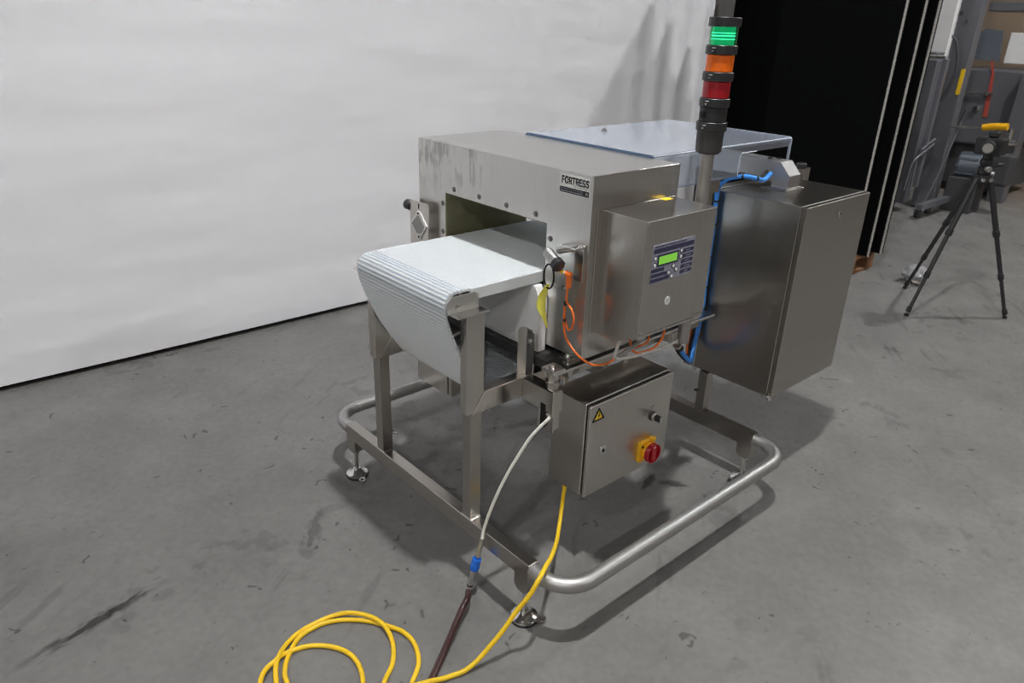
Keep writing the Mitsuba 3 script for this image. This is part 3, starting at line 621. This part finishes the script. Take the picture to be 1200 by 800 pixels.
# ------------------------------------------------------------------ clear tunnel guard
gd = thing('tunnel_guard', 'clear bluish polycarbonate cover folded over the conveyor behind the detector', 'machine guard')
GX0, GX1, GY0, GY1, GZ, GB, GR = 0.645, 1.452, 0.203, 0.788, 1.2885, 1.178, 0.014
def guard_profile(o=0.0):
    pts = [(GY0 - o, GB)]
    for a in np.linspace(180, 90, 9): pts.append((GY0 + GR + (GR + o) * math.cos(math.radians(a)), GZ - GR + (GR + o) * math.sin(math.radians(a))))
    for a in np.linspace(90, 0, 9): pts.append((GY1 - GR + (GR + o) * math.cos(math.radians(a)), GZ - GR + (GR + o) * math.sin(math.radians(a))))
    pts.append((GY1 + o, GB)); return np.array(pts)
gp = guard_profile()
def sheet(prof, x0, x1):
    n = len(prof)
    V = np.vstack([np.column_stack([np.full(n, x0), prof]), np.column_stack([np.full(n, x1), prof])]); i = np.arange(n - 1)
    return trimesh.Trimesh(V, np.vstack([np.stack([i, i + 1, n + i + 1], 1), np.stack([i, n + i + 1, n + i], 1)]), process=False)
obj('sheet', sheet(gp[1:], GX0, GX1), 'guard_sheen', gd, smooth=True)
NX0, NX1, NZ = 1.118, 1.452, 1.256           # slot for the square neck
wall_poly = Polygon([(GX0, GB), (NX0, GB), (NX0, NZ - .010), (NX0 + .010, NZ), (NX1 - .02, NZ), (NX1 - .02, 1.195), (GX1, 1.195), (GX1, GZ - GR), (GX0, GZ - GR)])
wv, wf = trimesh.creation.triangulate_polygon(wall_poly, engine='earcut')
obj('side_wall', trimesh.Trimesh(np.column_stack([wv[:, 0], np.full(len(wv), GY0), wv[:, 1]]), wf, process=False), 'guard_sheen', gd)
obj('slot_edge', tube([(NX0, GY0, GB), (NX0, GY0, NZ - .010), (NX0 + .010, GY0, NZ), (NX0 + .10, GY0, NZ)], .0022, 8, 0), 'guard_bend', gd, smooth=True)
po, pi_ = guard_profile(0.0004), guard_profile(-0.0085)
rim = Polygon(np.vstack([po, pi_[::-1]]))
obj('rim', prism(rim, 'x', GX0 - 0.002, GX0), 'guard_edge', gd, label='dark blue sheet edge')
obj('rim', prism(rim, 'x', GX1, GX1 + 0.002), 'guard_bend', gd)
obj('bend_line', tube([(GX0, GY0 + .004, GZ - .004), (GX1, GY0 + .004, GZ - .004)], .0028, 8, 0), 'guard_bend', gd, smooth=True)
for yy in (GY0 + .0005, GY1 - .0105):
    obj('fixing_bracket', bx(0.96, 1.02, yy, yy + 0.010, 1.135, GB + .006), 'steel', gd)
    obj('wall_edge', bx(GX0, NX0, yy + (-.0005 if yy < .5 else .0065), yy + (.0035 if yy < .5 else .0105), GB - .0015, GB + .001, .0003), 'guard_edge', gd)
for xx in (0.975,):
    for yy in (GY0 + 0.022, GY1 - 0.022):
        obj('support_post', bx(xx, xx + .025, yy - .012, yy + .012, 0.66, 1.15), 'steel', gd)
obj('hold_down', cat(cyl((0.92, 0.66, GZ), (0, 0, 1), .010, .006, 14), cyl((0.92, 0.66, GZ + .006), (0, 0, 1), .006, .006, 10)), 'tube_steel', gd)

# ------------------------------------------------------------------ stack light
sl = thing('signal_tower', 'signal light tower with lit green, orange and red lenses on a steel pole', 'signal light')
SX, SY = 0.681, 0.042
obj('pole', cyl((SX, SY, 0.72), (0, 0, 1), 0.0195, 0.60, 24), 'tube_steel', sl, smooth=40)
obj('pole_bracket', cat(bx(SX - .035, SX + .03, SY + .018, Y0 + .0, 0.78, 0.86)), 'steel', sl)
RL = 0.0375
def tier(name, z0, z1, r, mat, **k): return obj(name, cyl((SX, SY, z0), (0, 0, 1), r, z1 - z0, 40, .002), mat, sl, smooth=40, **k)
base = obj('base', lathe([(0, 0), (0.030, 0), (0.037, 0.006), (0.0385, 0.064), (0, 0.064)], (SX, SY, 1.317), n=40), 'dark_plastic', sl, smooth=40)
tier('collar', 1.381, 1.406, 0.0435, 'black_plastic')
tier('buzzer', 1.406, 1.446, 0.0385, 'black_plastic')
obj('buzzer_slot', bx(SX - .0395, SX - .034, SY - .002, SY + .016, 1.416, 1.434, .0003), 'seal_black', sl)
tier('collar', 1.446, 1.470, 0.0425, 'black_plastic')
tier('lens', 1.470, 1.515, RL, 'lens_red', label='dark red lens')
tier('collar', 1.515, 1.539, 0.0425, 'black_plastic')
tier('lens', 1.539, 1.584, RL, 'lens_orange', label='orange lens')
tier('collar', 1.584, 1.608, 0.0425, 'black_plastic')
gl = obj('lens', lathe([(RL, 0), (RL, 0.046)], (SX, SY, 1.608), n=40), 'lens_green', sl, smooth=True, label='lit green lens')
obj('lens_core', cyl((SX, SY, 1.608), (0, 0, 1), 0.031, 0.046, 28), 'lens_core', gl, smooth=40, emitter={'type': 'area', 'radiance': rgb(0.01, 0.16, 0.10)})
for k, (z, q) in enumerate(((1.622, 0.0014), (1.630, 0.0022), (1.6375, 0.0014))):
    obj('glowing_ring', lathe([(0.0312, 0), (0.0322, 0.0004), (0.0322, q), (0.0312, q + .0004)], (SX, SY, z), n=32), 'print_white', gl, emitter={'type': 'area', 'radiance': rgb(0.9, 1.05, 0.95)})
tier('cap', 1.654, 1.678, 0.0435, 'black_plastic')
for z in (1.393, 1.458, 1.527, 1.596):
    obj('latch_mark', cat(bx(SX - .0455, SX - .0415, SY - .004, SY + .0005, z - .004, z - .002, .0002), bx(SX - .0455, SX - .0415, SY - .010, SY + .0005, z + .004, z + .0055, .0002)), 'print_white', sl)

# ------------------------------------------------------------------ cables and hoses
def cable(name, pts, r, mat, label, c, n=12, sm=8): return single(name, tube(pts, r, n, sm), mat, label, c, smooth=40)
oc = thing('sensor_cable', 'thin orange sensor cable with a coiled loop hanging down the detector front', 'cable')
obj('connector', cat(cyl((0.230, 0.150, 1.011), (0.15, -1, -0.1), 0.0085, 0.022, 14, .002), cyl((0.232, 0.136, 1.010), (0.05, 0.06, -1), 0.0085, 0.040, 14, .002)), 'orange_cable_mat', oc, smooth=40)
obj('cord', tube([(0.234, 0.138, 0.985), (0.238, 0.146, 0.955), (0.24, 0.148, 0.928), (0.24, 0.140, 0.917), (0.236, 0.122, 0.908), (0.236, 0.112, 0.885), (0.238, 0.116, 0.858), (0.240, 0.130, 0.842), (0.244, 0.146, 0.850), (0.244, 0.156, 0.880), (0.242, 0.156, 0.91),
                  (0.238, 0.151, 0.900), (0.236, 0.150, 0.865), (0.240, 0.146, 0.825), (0.246, 0.133, 0.797), (0.251, 0.092, 0.768), (0.298, 0.085, 0.733), (0.349, 0.085, 0.718), (0.399, 0.09, 0.716), (0.465, 0.10, 0.727), (0.50, 0.10, 0.724), (0.56, 0.09, 0.735), (0.555, 0.085, 0.78), (0.53, 0.08, 0.82)], 0.0034, 10, 8), 'orange_cable_mat', oc, smooth=40)
obj('cable_tie', cat(tube([(0.233, 0.146, 0.916), (0.246, 0.160, 0.918)], .0042, 8, 0), tube([(0.232, 0.144, 0.868), (0.248, 0.160, 0.870)], .0045, 8, 0)), 'black_rubber', oc)
cable('orange_wire', [(0.42, 0.06, 0.822), (0.43, 0.055, 0.78), (0.45, 0.06, 0.745), (0.49, 0.055, 0.73), (0.55, 0.05, 0.735), (0.585, 0.05, 0.765), (0.585, 0.055, 0.80), (0.575, 0.06, 0.845)], 0.0034, 'orange_cable_mat', 'bundled orange wires tied under the display hood', 'cable')
cable('grey_cable', [(0.34, 0.02, 0.826), (0.346, 0.035, 0.79), (0.36, 0.05, 0.750), (0.42, 0.052, 0.733), (0.50, 0.05, 0.726), (0.58, 0.05, 0.722), (0.669, 0.05, 0.727), (0.700, 0.052, 0.752), (0.740, 0.066, 0.778), (0.800, 0.10, 0.765), (0.90, 0.15, 0.728), (1.02, 0.21, 0.690), (1.106, 0.262, 0.680), (1.112, 0.268, 0.76)], 0.0052, 'light_cable_mat', 'pale grey cable sagging below the display hood', 'cable')
cable('hood_cable', [(0.43, 0.0, 0.838), (0.425, 0.015, 0.800), (0.40, 0.04, 0.765), (0.375, 0.06, 0.745), (0.40, 0.085, 0.735)], 0.0062, 'grey_cable_mat', 'short dark grey cable leaving the underside of the display hood', 'cable')
bc = thing('blue_cable_bundle', 'bright blue cables tied along the left edge of the tall cabinet', 'cable')
BLUE = [(1.335, 0.200, 1.165), (1.25, 0.175, 1.155), (1.18, 0.165, 1.170), (1.14, 0.195, 1.177), (1.132, 0.245, 1.160), (1.130, 0.276, 1.130), (1.130, 0.281, 1.075), (1.130, 0.278, 0.99), (1.130, 0.276, 0.866), (1.130, 0.276, 0.748), (1.130, 0.274, 0.662), (1.126, 0.277, 0.572), (1.112, 0.276, 0.505), (1.06, 0.245, 0.475), (0.985, 0.205, 0.505), (0.93, 0.200, 0.550), (0.897, 0.200, 0.590)]
obj('cord', tube(BLUE, 0.0085, 14, 8), 'blue_cable_mat', bc, smooth=40)
obj('cord', tube([np.array(p) + (-.004, 0.014, 0.006 if i < 4 else 0) for i, p in enumerate(BLUE)], 0.0075, 12, 8), 'black_rubber', bc, smooth=40, label='black cable')
obj('cord', tube([np.array(p) + (-.002, 0.026, 0.008) for p in BLUE[9:]], 0.0045, 10, 8), 'orange_cable_mat', bc, smooth=40, label='orange cable')
for p in [BLUE[2], BLUE[3], BLUE[6], BLUE[7], BLUE[8], BLUE[9], BLUE[10]]:
    i = BLUE.index(p); d = np.array(BLUE[i + 1]) - np.array(BLUE[i - 1]); d = d / np.linalg.norm(d)
    obj('cable_tie', cyl(np.array(p) - d * .003, d, 0.0108, 0.006, 14), 'black_rubber', bc)
cg = thing('cable_clamp', 'small silver cable gland where the blue cables enter under the display hood', 'cable gland')
obj('nut', cat(hexa((0.885, 0.200, 0.600), (0.6, 0, -0.8), .016, .014), cyl((0.880, 0.200, 0.612), (-0.5, 0, 0.8), .012, .02, 16)), 'chrome', cg)
obj('collar', cyl((0.900, 0.198, 0.586), (0.6, 0, -0.8), .012, .012, 16), 'black_plastic', cg)
obj('bracket', bx(0.84, 0.885, 0.19, 0.23, 0.615, 0.66), 'bright_steel', cg)

YC = [(0.330, 0.185, 0.262), (0.322, 0.182, 0.225), (0.305, 0.172, 0.160), (0.265, 0.141, 0.125), (0.195, 0.082, 0.140), (0.086, -0.003, 0.195), (0.008, -0.060, 0.242), (-0.049, -0.092, 0.250), (-0.080, -0.088, 0.205), (-0.11, -0.072, 0.157), (-0.15, -0.063, 0.105), (-0.19, -0.054, 0.064), (-0.226, -0.046, 0.031), (-0.264, -0.038, 0.012), (-0.300, -0.028, 0.0095), (-0.333, -0.021, 0.014), (-0.368, -0.014, 0.024), (-0.43, 0.0, 0.032), (-0.50, 0.02, 0.030), (-0.60, 0.06, 0.0072)]
def dense(L, z=0.0072): return [(x, y, z) for x, y in L]
loopC = dense([(-0.60, 0.06), (-0.56, 0.075), (-0.525, 0.085), (-0.498, 0.108), (-0.477, 0.163), (-0.476, 0.217), (-0.499, 0.268), (-0.543, 0.311), (-0.592, 0.330)]) + [(-0.636, 0.326, 0.014)] + [(-0.645, 0.315, 0.021), (-0.682, 0.303, 0.021), (-0.713, 0.270, 0.021)] + dense([(-0.75, 0.20), (-0.75, 0.13), (-0.70, 0.05), (-0.60, -0.01), (-0.52, 0.0)])
loopB = [(-0.52, 0.0, 0.014), (-0.48, 0.035, 0.021), (-0.453, 0.071, 0.014), (-0.402, 0.113, 0.0072), (-0.364, 0.169, 0.0072), (-0.349, 0.229, 0.014), (-0.359, 0.279, 0.021), (-0.393, 0.330, 0.022), (-0.428, 0.364, 0.014), (-0.482, 0.382, 0.0072), (-0.552, 0.379, 0.0072), (-0.611, 0.348, 0.014), (-0.655, 0.298, 0.022), (-0.678, 0.248, 0.0072), (-0.69, 0.18, 0.0072), (-0.67, 0.10, 0.014), (-0.60, 0.02, 0.022), (-0.52, -0.03, 0.0072)]
loopA = [(-0.46, -0.03, 0.0072), (-0.42, 0.0, 0.014), (-0.397, 0.024, 0.0072), (-0.346, 0.067, 0.0072), (-0.316, 0.130, 0.0072), (-0.315, 0.188, 0.0072), (-0.334, 0.231, 0.0072), (-0.361, 0.276, 0.0072), (-0.393, 0.314, 0.0072), (-0.444, 0.353, 0.0072), (-0.496, 0.369, 0.0072), (-0.559, 0.361, 0.0072), (-0.615, 0.314, 0.0072), (-0.642, 0.276, 0.0072), (-0.657, 0.231, 0.022), (-0.665, 0.17, 0.022), (-0.65, 0.09, 0.0072)]
pc = thing('power_cable', 'thick yellow power cable looped on the floor and rising to the control box', 'cable')
obj('cord', tube(YC + loopC[1:] + loopB[1:] + loopA, 0.0068, 12, 7), 'yellow_cable_mat', pc, smooth=40)
obj('gland', cat(cyl((0.331, 0.1855, 0.250), (-.05, -.02, -1), .011, .014, 16)), 'yellow_plastic', pc)
obj('cord_print', cat(*[bx(-0.1945 + k * .0018 - .0006, -0.1945 + k * .0018 + .0006, -0.061, -0.0595, 0.057 + k * .0025, 0.0575 + k * .0025, .0001) for k in range(2)]), 'print_black', pc)

ah = thing('air_hose', 'white pneumatic hose with a blue quick coupling joined to a dark brown hose', 'hose')
HW = [(0.190, 0.150, 0.575), (0.183, 0.134, 0.572), (0.156, 0.136, 0.556), (0.121, 0.145, 0.524), (0.085, 0.155, 0.471), (0.043, 0.166, 0.401), (0.007, 0.176, 0.320), (-0.020, 0.183, 0.240), (-0.0340, 0.1754, 0.2078)]
obj('white_hose', tube(HW, 0.0052, 12, 8), 'white_hose_mat', ah, smooth=40)
cp0 = np.array((-0.0340, 0.1754, 0.2078)); cp1 = np.array((-0.0720, 0.1920, 0.0190)); CL = np.linalg.norm(cp1 - cp0); cd = (cp1 - cp0) / CL
obj('nipple', cat(cyl(cp0 - cd * .006, cd, .0075, CL * .36, 16, .001), hexa(cp0 + cd * CL * .20, cd, .0095, .010)), 'bright_steel', ah, smooth=30)
cb_ = CL * .36
obj('coupling', lathe([(0, 0), (.0130, 0), (.0145, .004), (.0132, .010), (.0145, .015), (.0145, .034), (.0132, .042), (0, .042)], cp0 + cd * cb_, cd, 24), 'blue_plastic', ah, smooth=30, label='blue quick coupling')
obj('hose_tail', cat(cyl(cp0 + cd * (cb_ + .040), cd, .0088, CL - cb_ - .045, 16, .001), hexa(cp0 + cd * (cb_ + .050), cd, .0110, .010)), 'bright_steel', ah, smooth=30)
e0 = cp0 + cd * CL * .86
HB = [tuple(e0), tuple(cp1), (-0.116, 0.140, 0.0550), (-0.154, 0.121, 0.0420), (-0.228, 0.076, 0.0240), (-0.301, 0.030, 0.0130), (-0.368, -0.015, 0.0105), (-0.46, -0.085, 0.0105)]
obj('brown_hose', tube(HB, 0.0098, 14, 8), 'brown_hose_mat', ah, smooth=40, label='dark brown hose')
obj('hose_clamp', cat(cyl(e0 + cd * .006, cd, .0115, .009, 18), cyl(e0 + cd * .010 + [-.012, -.012, 0], (0, 0, 1), .003, .008, 8)), 'bright_steel', ah)

# ------------------------------------------------------------------ black boards on a pallet
for k, (px, y0, y1, zt) in enumerate(((4.12, 1.010, 1.88, 2.59), (4.26, 0.948, 1.95, 2.43), (4.43, 0.930, 2.02, 2.20), (4.75, 1.150, 2.70, 1.98))):  # tops and far ends shaped to throw spiked curtain shadows; last board added
    lab = ['black board standing upright nearest the machine, first of the row on the pallet', 'black upright board with the second pale edge strip from the machine', 'black upright board with the third pale edge strip from the machine', 'lower black board added on the floor behind the others to fill the gap beside the white curtain'][k]
    t = thing('black_board', lab, 'board')
    zb = 0.135 if k < 3 else 0.0
    obj('panel', bx(px, px + .045, y0 + 0.004, y1, zb, zt), 'board_black', t)
    obj('edge_strip', bx(px - .001, px + .012, y0, y0 + .012, zb, zt), 'board_edge', t)
    obj('brace', bx(px + .02, px + .10, y1 - .10, y1 - .04, zb, zt - .3), 'board_black', t)
    obj('brace', bx(px + .02, px + .10, y0 + .35, y0 + .41, zb, zt - .3), 'board_black', t)
pal = thing('wooden_pallet', 'low wooden pallet under the black upright boards', 'pallet')
for k in range(5):
    obj('deck_board', bx(4.085 + k * 0.09, 4.16 + k * 0.09, 1.0, 2.55, 0.108, 0.132), 'pale_wood' if k == 0 else 'wood', pal)
for x in (4.10, 4.40):
    for y in (1.0, 1.62, 2.38):
        obj('block', bx(x, x + 0.10, y, y + .14, 0.022, 0.108, .003), 'wood', pal)
for y in (1.0, 1.62, 2.38):
    obj('bottom_board', bx(4.085, 4.51, y, y + .14, 0.0, 0.022), 'wood', pal)

# ------------------------------------------------------------------ tripod with camera
tr = thing('camera_tripod', 'black three legged camera tripod standing on the concrete floor', 'tripod')
AP = np.array([3.975, 0.275, 0.86])
for k, f_ in enumerate(((4.111, -0.035, 0.0), (3.630, 0.381, 0.0), (4.184, 0.621, 0.0))):
    f_ = np.array(f_); d = f_ - AP; hd = d * [1, 1, 0]; hd = hd / np.linalg.norm(hd); a = AP + hd * 0.045
    d = f_ + [0, 0, .012] - a; L = np.linalg.norm(d); u = d / L
    lg = obj('leg', cat(cyl(a, u, .0165, L * .40, 16), cyl(a + u * L * .39, u, .0135, L * .32, 16), cyl(a + u * L * .70, u, .0110, L * .27, 16)), 'black_plastic', tr, smooth=40)
    for q in (0.385, 0.70):
        obj('leg_lock', cyl(a + u * L * q - u * .018, u, .0205 - .003 * (q > .5), .040, 16, .004), 'black_rubber', lg, smooth=40)
    obj('leg_tip', cat(cyl(f_ + [0, 0, .016] - u * .05, u, .015, .04, 14, .004), cyl(f_, (0, 0, 1), .014, .018, 14, .003)), 'black_rubber', lg, smooth=40)
obj('shoulder', cat(cyl(AP + [0, 0, -.03], (0, 0, 1), .05, .05, 20, .006), cyl(AP + [0, 0, -.20], (0, 0, 1), .014, .24, 16)), 'black_plastic', tr, smooth=40)
obj('shoulder_screw', cat(*[ball(AP + [0.052 * math.cos(a), .052 * math.sin(a), -.005], .014) for a in (3.6, 4.6, 5.3)]), 'chrome', tr, smooth=True)
hd_ = obj('head', cat(cyl(AP + [0, 0, .02], (0, 0, 1), .034, .05, 20, .006), ball(AP + [0, 0, .095], .036), cyl(AP + [-.01, -.01, .075], (.5, -.7, .1), .012, .09, 14, .003), cyl(AP + [0, 0, .11], (0, 0, 1), .028, .03, 20, .004)), 'black_plastic', tr, smooth=40)
obj('head_knob', cat(cyl(AP + [-.03, -.02, .06], (-.6, -.6, 0), .018, .03, 16, .004), cyl(AP + [0.01, -.035, .03], (.2, -1, 0), .016, .022, 16, .004)), 'tube_steel', hd_, smooth=40)
vc = thing('tripod_camera', 'small black camera mounted on top of the tripod', 'camera')
CB = AP + np.array([0, 0, .14])
obj('body', bx(CB[0] - .05, CB[0] + .05, CB[1] - .075, CB[1] + .075, CB[2], CB[2] + .10, .008), 'black_plastic', vc)
ln = obj('lens', lathe([(0, 0), (.040, 0), (.040, .04), (.034, .045), (.036, .09), (.030, .09), (.028, .08), (0, .08)], (CB[0] - .05, CB[1], CB[2] + .05), (-1, -.3, 0), 24), 'black_plastic', vc, smooth=35)
obj('front_glass', cyl((CB[0] - .05 - .078, CB[1] - .023, CB[2] + .05), (-1, -.3, 0), .028, .002, 20), 'chrome', ln)
obj('viewfinder', bx(CB[0] - .025, CB[0] + .04, CB[1] - .025, CB[1] + .025, CB[2] + .10, CB[2] + .135, .008), 'black_plastic', vc)

# crumpled clear plastic on the floor
def bag():
    m = trimesh.creation.icosphere(3, 1.0); v = m.vertices.copy()
    n = meshkit.fbm(v * 2.3 + 5, 3, 3); v *= (0.75 + 0.6 * n)[:, None]; v *= [0.07, 0.085, 0.062]
    v[:, 2] -= v[:, 2].min(); v += (4.38, 0.64, 0.0)
    return trimesh.Trimesh(v, m.faces, process=False)
bgk = thing('plastic_wrap', 'crumpled ball of clear plastic wrap on the floor behind the tripod', 'plastic bag')
obj('wrap', bag(), 'clear_wrap', bgk)
obj('paper_strip', bx(4.32, 4.345, 0.575, 0.63, 0.012, 0.032, .004), 'pale_wood', bgk)

# ------------------------------------------------------------------ machines further back
bm = thing('processing_machine', 'large stainless steel processing machine with a square column beyond the black boards', 'machine')
obj('column', bx(7.0, 7.13, 1.535, 1.735, 0.02, 3.4, .006), 'far_steel', bm)
obj('column', bx(6.60, 6.72, 1.66, 1.95, 0.10, 1.44, .006), 'far_steel', bm)
obj('side_panel', bx(6.72, 6.78, 1.62, 2.45, 0.25, 1.45, .004), 'far_steel', bm)
obj('upper_panel', bx(6.75, 6.80, 1.665, 2.4, 1.47, 3.0, .004), 'white_plastic', bm, label='bright pale upper panel')
obj('base_beam', bx(6.4, 7.1, 1.40, 1.46, 0.10, 0.16, .004), 'far_steel', bm)
for (x, y) in ((6.54, 1.484), (6.84, 1.50)):
    w = obj('caster', cyl((x, y - .02, .05), (0, 1, 0), .05, .04, 20, .004), 'far_dark', bm, smooth=40)
    obj('fork', bx(x - .03, x + .03, y - .03, y + .03, .095, .12), 'far_steel', w)
obj('pipe_loop', tube([(6.95, 1.80, 1.62), (6.93, 1.76, 1.66), (6.93, 1.66, 1.60), (6.93, 1.60, 1.35), (6.93, 1.66, 1.10), (6.93, 1.75, 1.02), (6.93, 1.81, 1.18), (6.93, 1.77, 1.50), (6.93, 1.72, 1.58)], .010, 10, 8), 'far_dark', bm, smooth=40, label='black hose loop')
obj('handle', tube([(6.58, 1.62, 1.50), (6.5, 1.62, 1.50), (6.5, 1.80, 1.50), (6.58, 1.80, 1.50)], .014, 10, 4), 'far_steel', bm, smooth=40)
obj('edge_highlight', bx(6.985, 7.002, 1.728, 1.742, 0.9, 3.4, .002), 'white_plastic', bm)  # white strip painting the highlight along the column edge
obj('yellow_label', bx(6.992, 7.0, 1.54, 1.575, 1.13, 1.36, .001), 'sign_yellow', bm, label='yellow warning label')
obj('column_bolt', cat(cyl((7.0, 1.70, 1.85), (-1, 0, 0), .018, .01, 16), cyl((7.0, 1.64, 1.78), (-1, 0, 0), .01, .01, 12)), 'far_dark', bm)
for q in range(2):
    obj('pipe', tube([(6.48 + .1 * q, 1.64 - .02 * q, 0.25), (6.5 + .1 * q, 1.63, 0.50 + .07 * q), (6.62, 1.60, 0.60 + .05 * q), (6.9, 1.62, 0.66 + .05 * q)], .012, 10, 8), 'far_steel', bm, smooth=40)
tk = thing('steel_tank', 'large stainless steel tank body with a red strap in the far background', 'tank')
obj('shell', bx(8.2, 9.3, 1.37, 2.10, 0.55, 1.335, .02), 'far_steel', tk)
obj('end_frame', bx(8.05, 8.2, 1.20, 1.36, 0.0, 1.32, .01), 'far_steel', tk)
obj('under_body', prism([(1.30, 0.10), (2.0, 0.10), (2.05, 0.56), (1.42, 0.56)], 'x', 8.3, 9.2), 'far_dark', tk)
hr = obj('handle_rod', tube([(8.16, 1.95, 1.085), (8.16, 1.60, 1.092)], .014, 10, 0), 'bright_steel', tk, smooth=40)
obj('rod_end', cat(ball((8.16, 1.66, 1.092), .026), ball((8.16, 1.90, 1.085), .024)), 'chrome', hr, smooth=True)
obj('knob', cat(cyl((8.2, 1.729, 0.929), (-1, 0, 0), .03, .05, 16, .006)), 'chrome', tk, smooth=40)
obj('strap', cat(bar((8.19, 1.71, 1.42), (8.19, 1.66, 1.28), .022, .004, (1, 0, 0)), bar((8.19, 1.66, 1.29), (8.19, 1.615, 0.85), .024, .004, (1, 0, 0)), bar((8.19, 1.665, 1.29), (8.19, 1.64, 0.85), .024, .004, (1, 0, 0))), 'strap_red', tk, label='red tension strap')
for x in (8.35, 9.05):
    w = obj('caster', cyl((x, 1.42, .06), (0, 1, 0), .06, .05, 20, .006), 'far_dark', tk, smooth=40)
    obj('fork', bx(x - .04, x + .04, 1.41, 1.48, .11, .14), 'far_steel', w)
gp_ = obj('guard_panel', prism(Polygon([(1.917, 1.426), (1.91, 1.692), (1.855, 1.735), (1.686, 1.715), (1.647, 1.415)]), 'x', 8.22, 8.24), 'motor_grey', tk, label='tinted guard panel')
obj('panel_edge', bar((8.215, 1.925, 1.42), (8.215, 1.918, 1.68), .035, .02, (1, 0, 0)), 'white_plastic', tk, label='bright white panel edge')
obj('guard_panel', bx(8.2, 8.23, 1.30, 1.60, 1.40, 1.70, .004), 'white_plastic', tk, label='pale square panel')
obj('top_rail', bx(8.15, 8.6, 0.9, 1.86, 1.90, 1.99, .006), 'far_steel', tk)
obj('back_sheet', bx(9.6, 9.7, 0.6, 2.4, 1.30, 2.4, .01), 'hall_tan', tk, label='tan board behind the panels')
for y in (1.25, 2.3):
    obj('rail_post', bx(9.62, 9.68, y, y + .06, 0, 2.5), 'far_dark', tk)
mt = thing('gear_motor', 'grey ribbed electric motor on the floor machine behind the tripod', 'motor')
obj('casing', lathe([(0, 0), (.10, 0), (.115, .02), (.115, .20), (.09, .23), (0, .23)], (7.25, 1.47, 0.46), (0.2, -1, 0), 28), 'motor_grey', mt, smooth=35)
for q in range(10):
    a = q * math.pi / 5
    obj('fin', bar((7.25 + .122 * math.cos(a), 1.45, 0.46 + .122 * math.sin(a)), (7.28 + .122 * math.cos(a), 1.27, 0.46 + .122 * math.sin(a)), .006, .018), 'motor_grey', mt)
obj('stand', bx(7.15, 7.42, 1.22, 1.50, 0.0, 0.345, .01), 'far_dark', mt)
obj('gearbox', cat(bx(7.2, 7.4, 0.98, 1.22, 0.30, 0.62, .03), cyl((7.3, 1.10, 0.62), (0, 0, 1), .07, .12, 20, .01)), 'far_dark', mt)
obj('flange', cyl((7.3, 1.10, 0.70), (0, 0, 1), .10, .02, 24), 'bright_steel', mt, smooth=40)
obj('column', cyl((7.3, 1.10, 0.74), (0, 0, 1), .035, .10, 18), 'bright_steel', mt, smooth=40)
vl = thing('yellow_lever', 'long yellow lever handle above the motor behind the tripod', 'lever')
obj('grip', tube([(6.92, 1.235, 0.862), (6.92, 1.15, 0.880), (6.92, 1.03, 0.892)], .032, 12, 4), 'yellow_plastic', vl, smooth=40)
obj('rod', tube([(6.92, 1.50, 0.835), (6.92, 1.235, 0.862)], .012, 10, 0), 'bright_steel', vl, smooth=40)
obj('support', cat(bx(6.90, 7.16, 1.09, 1.12, 0.78, 0.85), bx(7.12, 7.26, 1.09, 1.12, 0.76, 0.80)), 'far_dark', vl)
cr = thing('crank_rod', 'thin steel rod with a black grip leaning beside the square column', 'rod')
obj('rod', tube([(6.95, 1.44, 0.90), (6.85, 1.50, 0.35), (6.80, 1.54, 0.12)], .010, 8, 4), 'far_steel', cr, smooth=40)
obj('grip', tube([(6.965, 1.425, 1.0), (6.95, 1.44, 0.90)], .018, 10, 0), 'far_dark', cr, smooth=40)
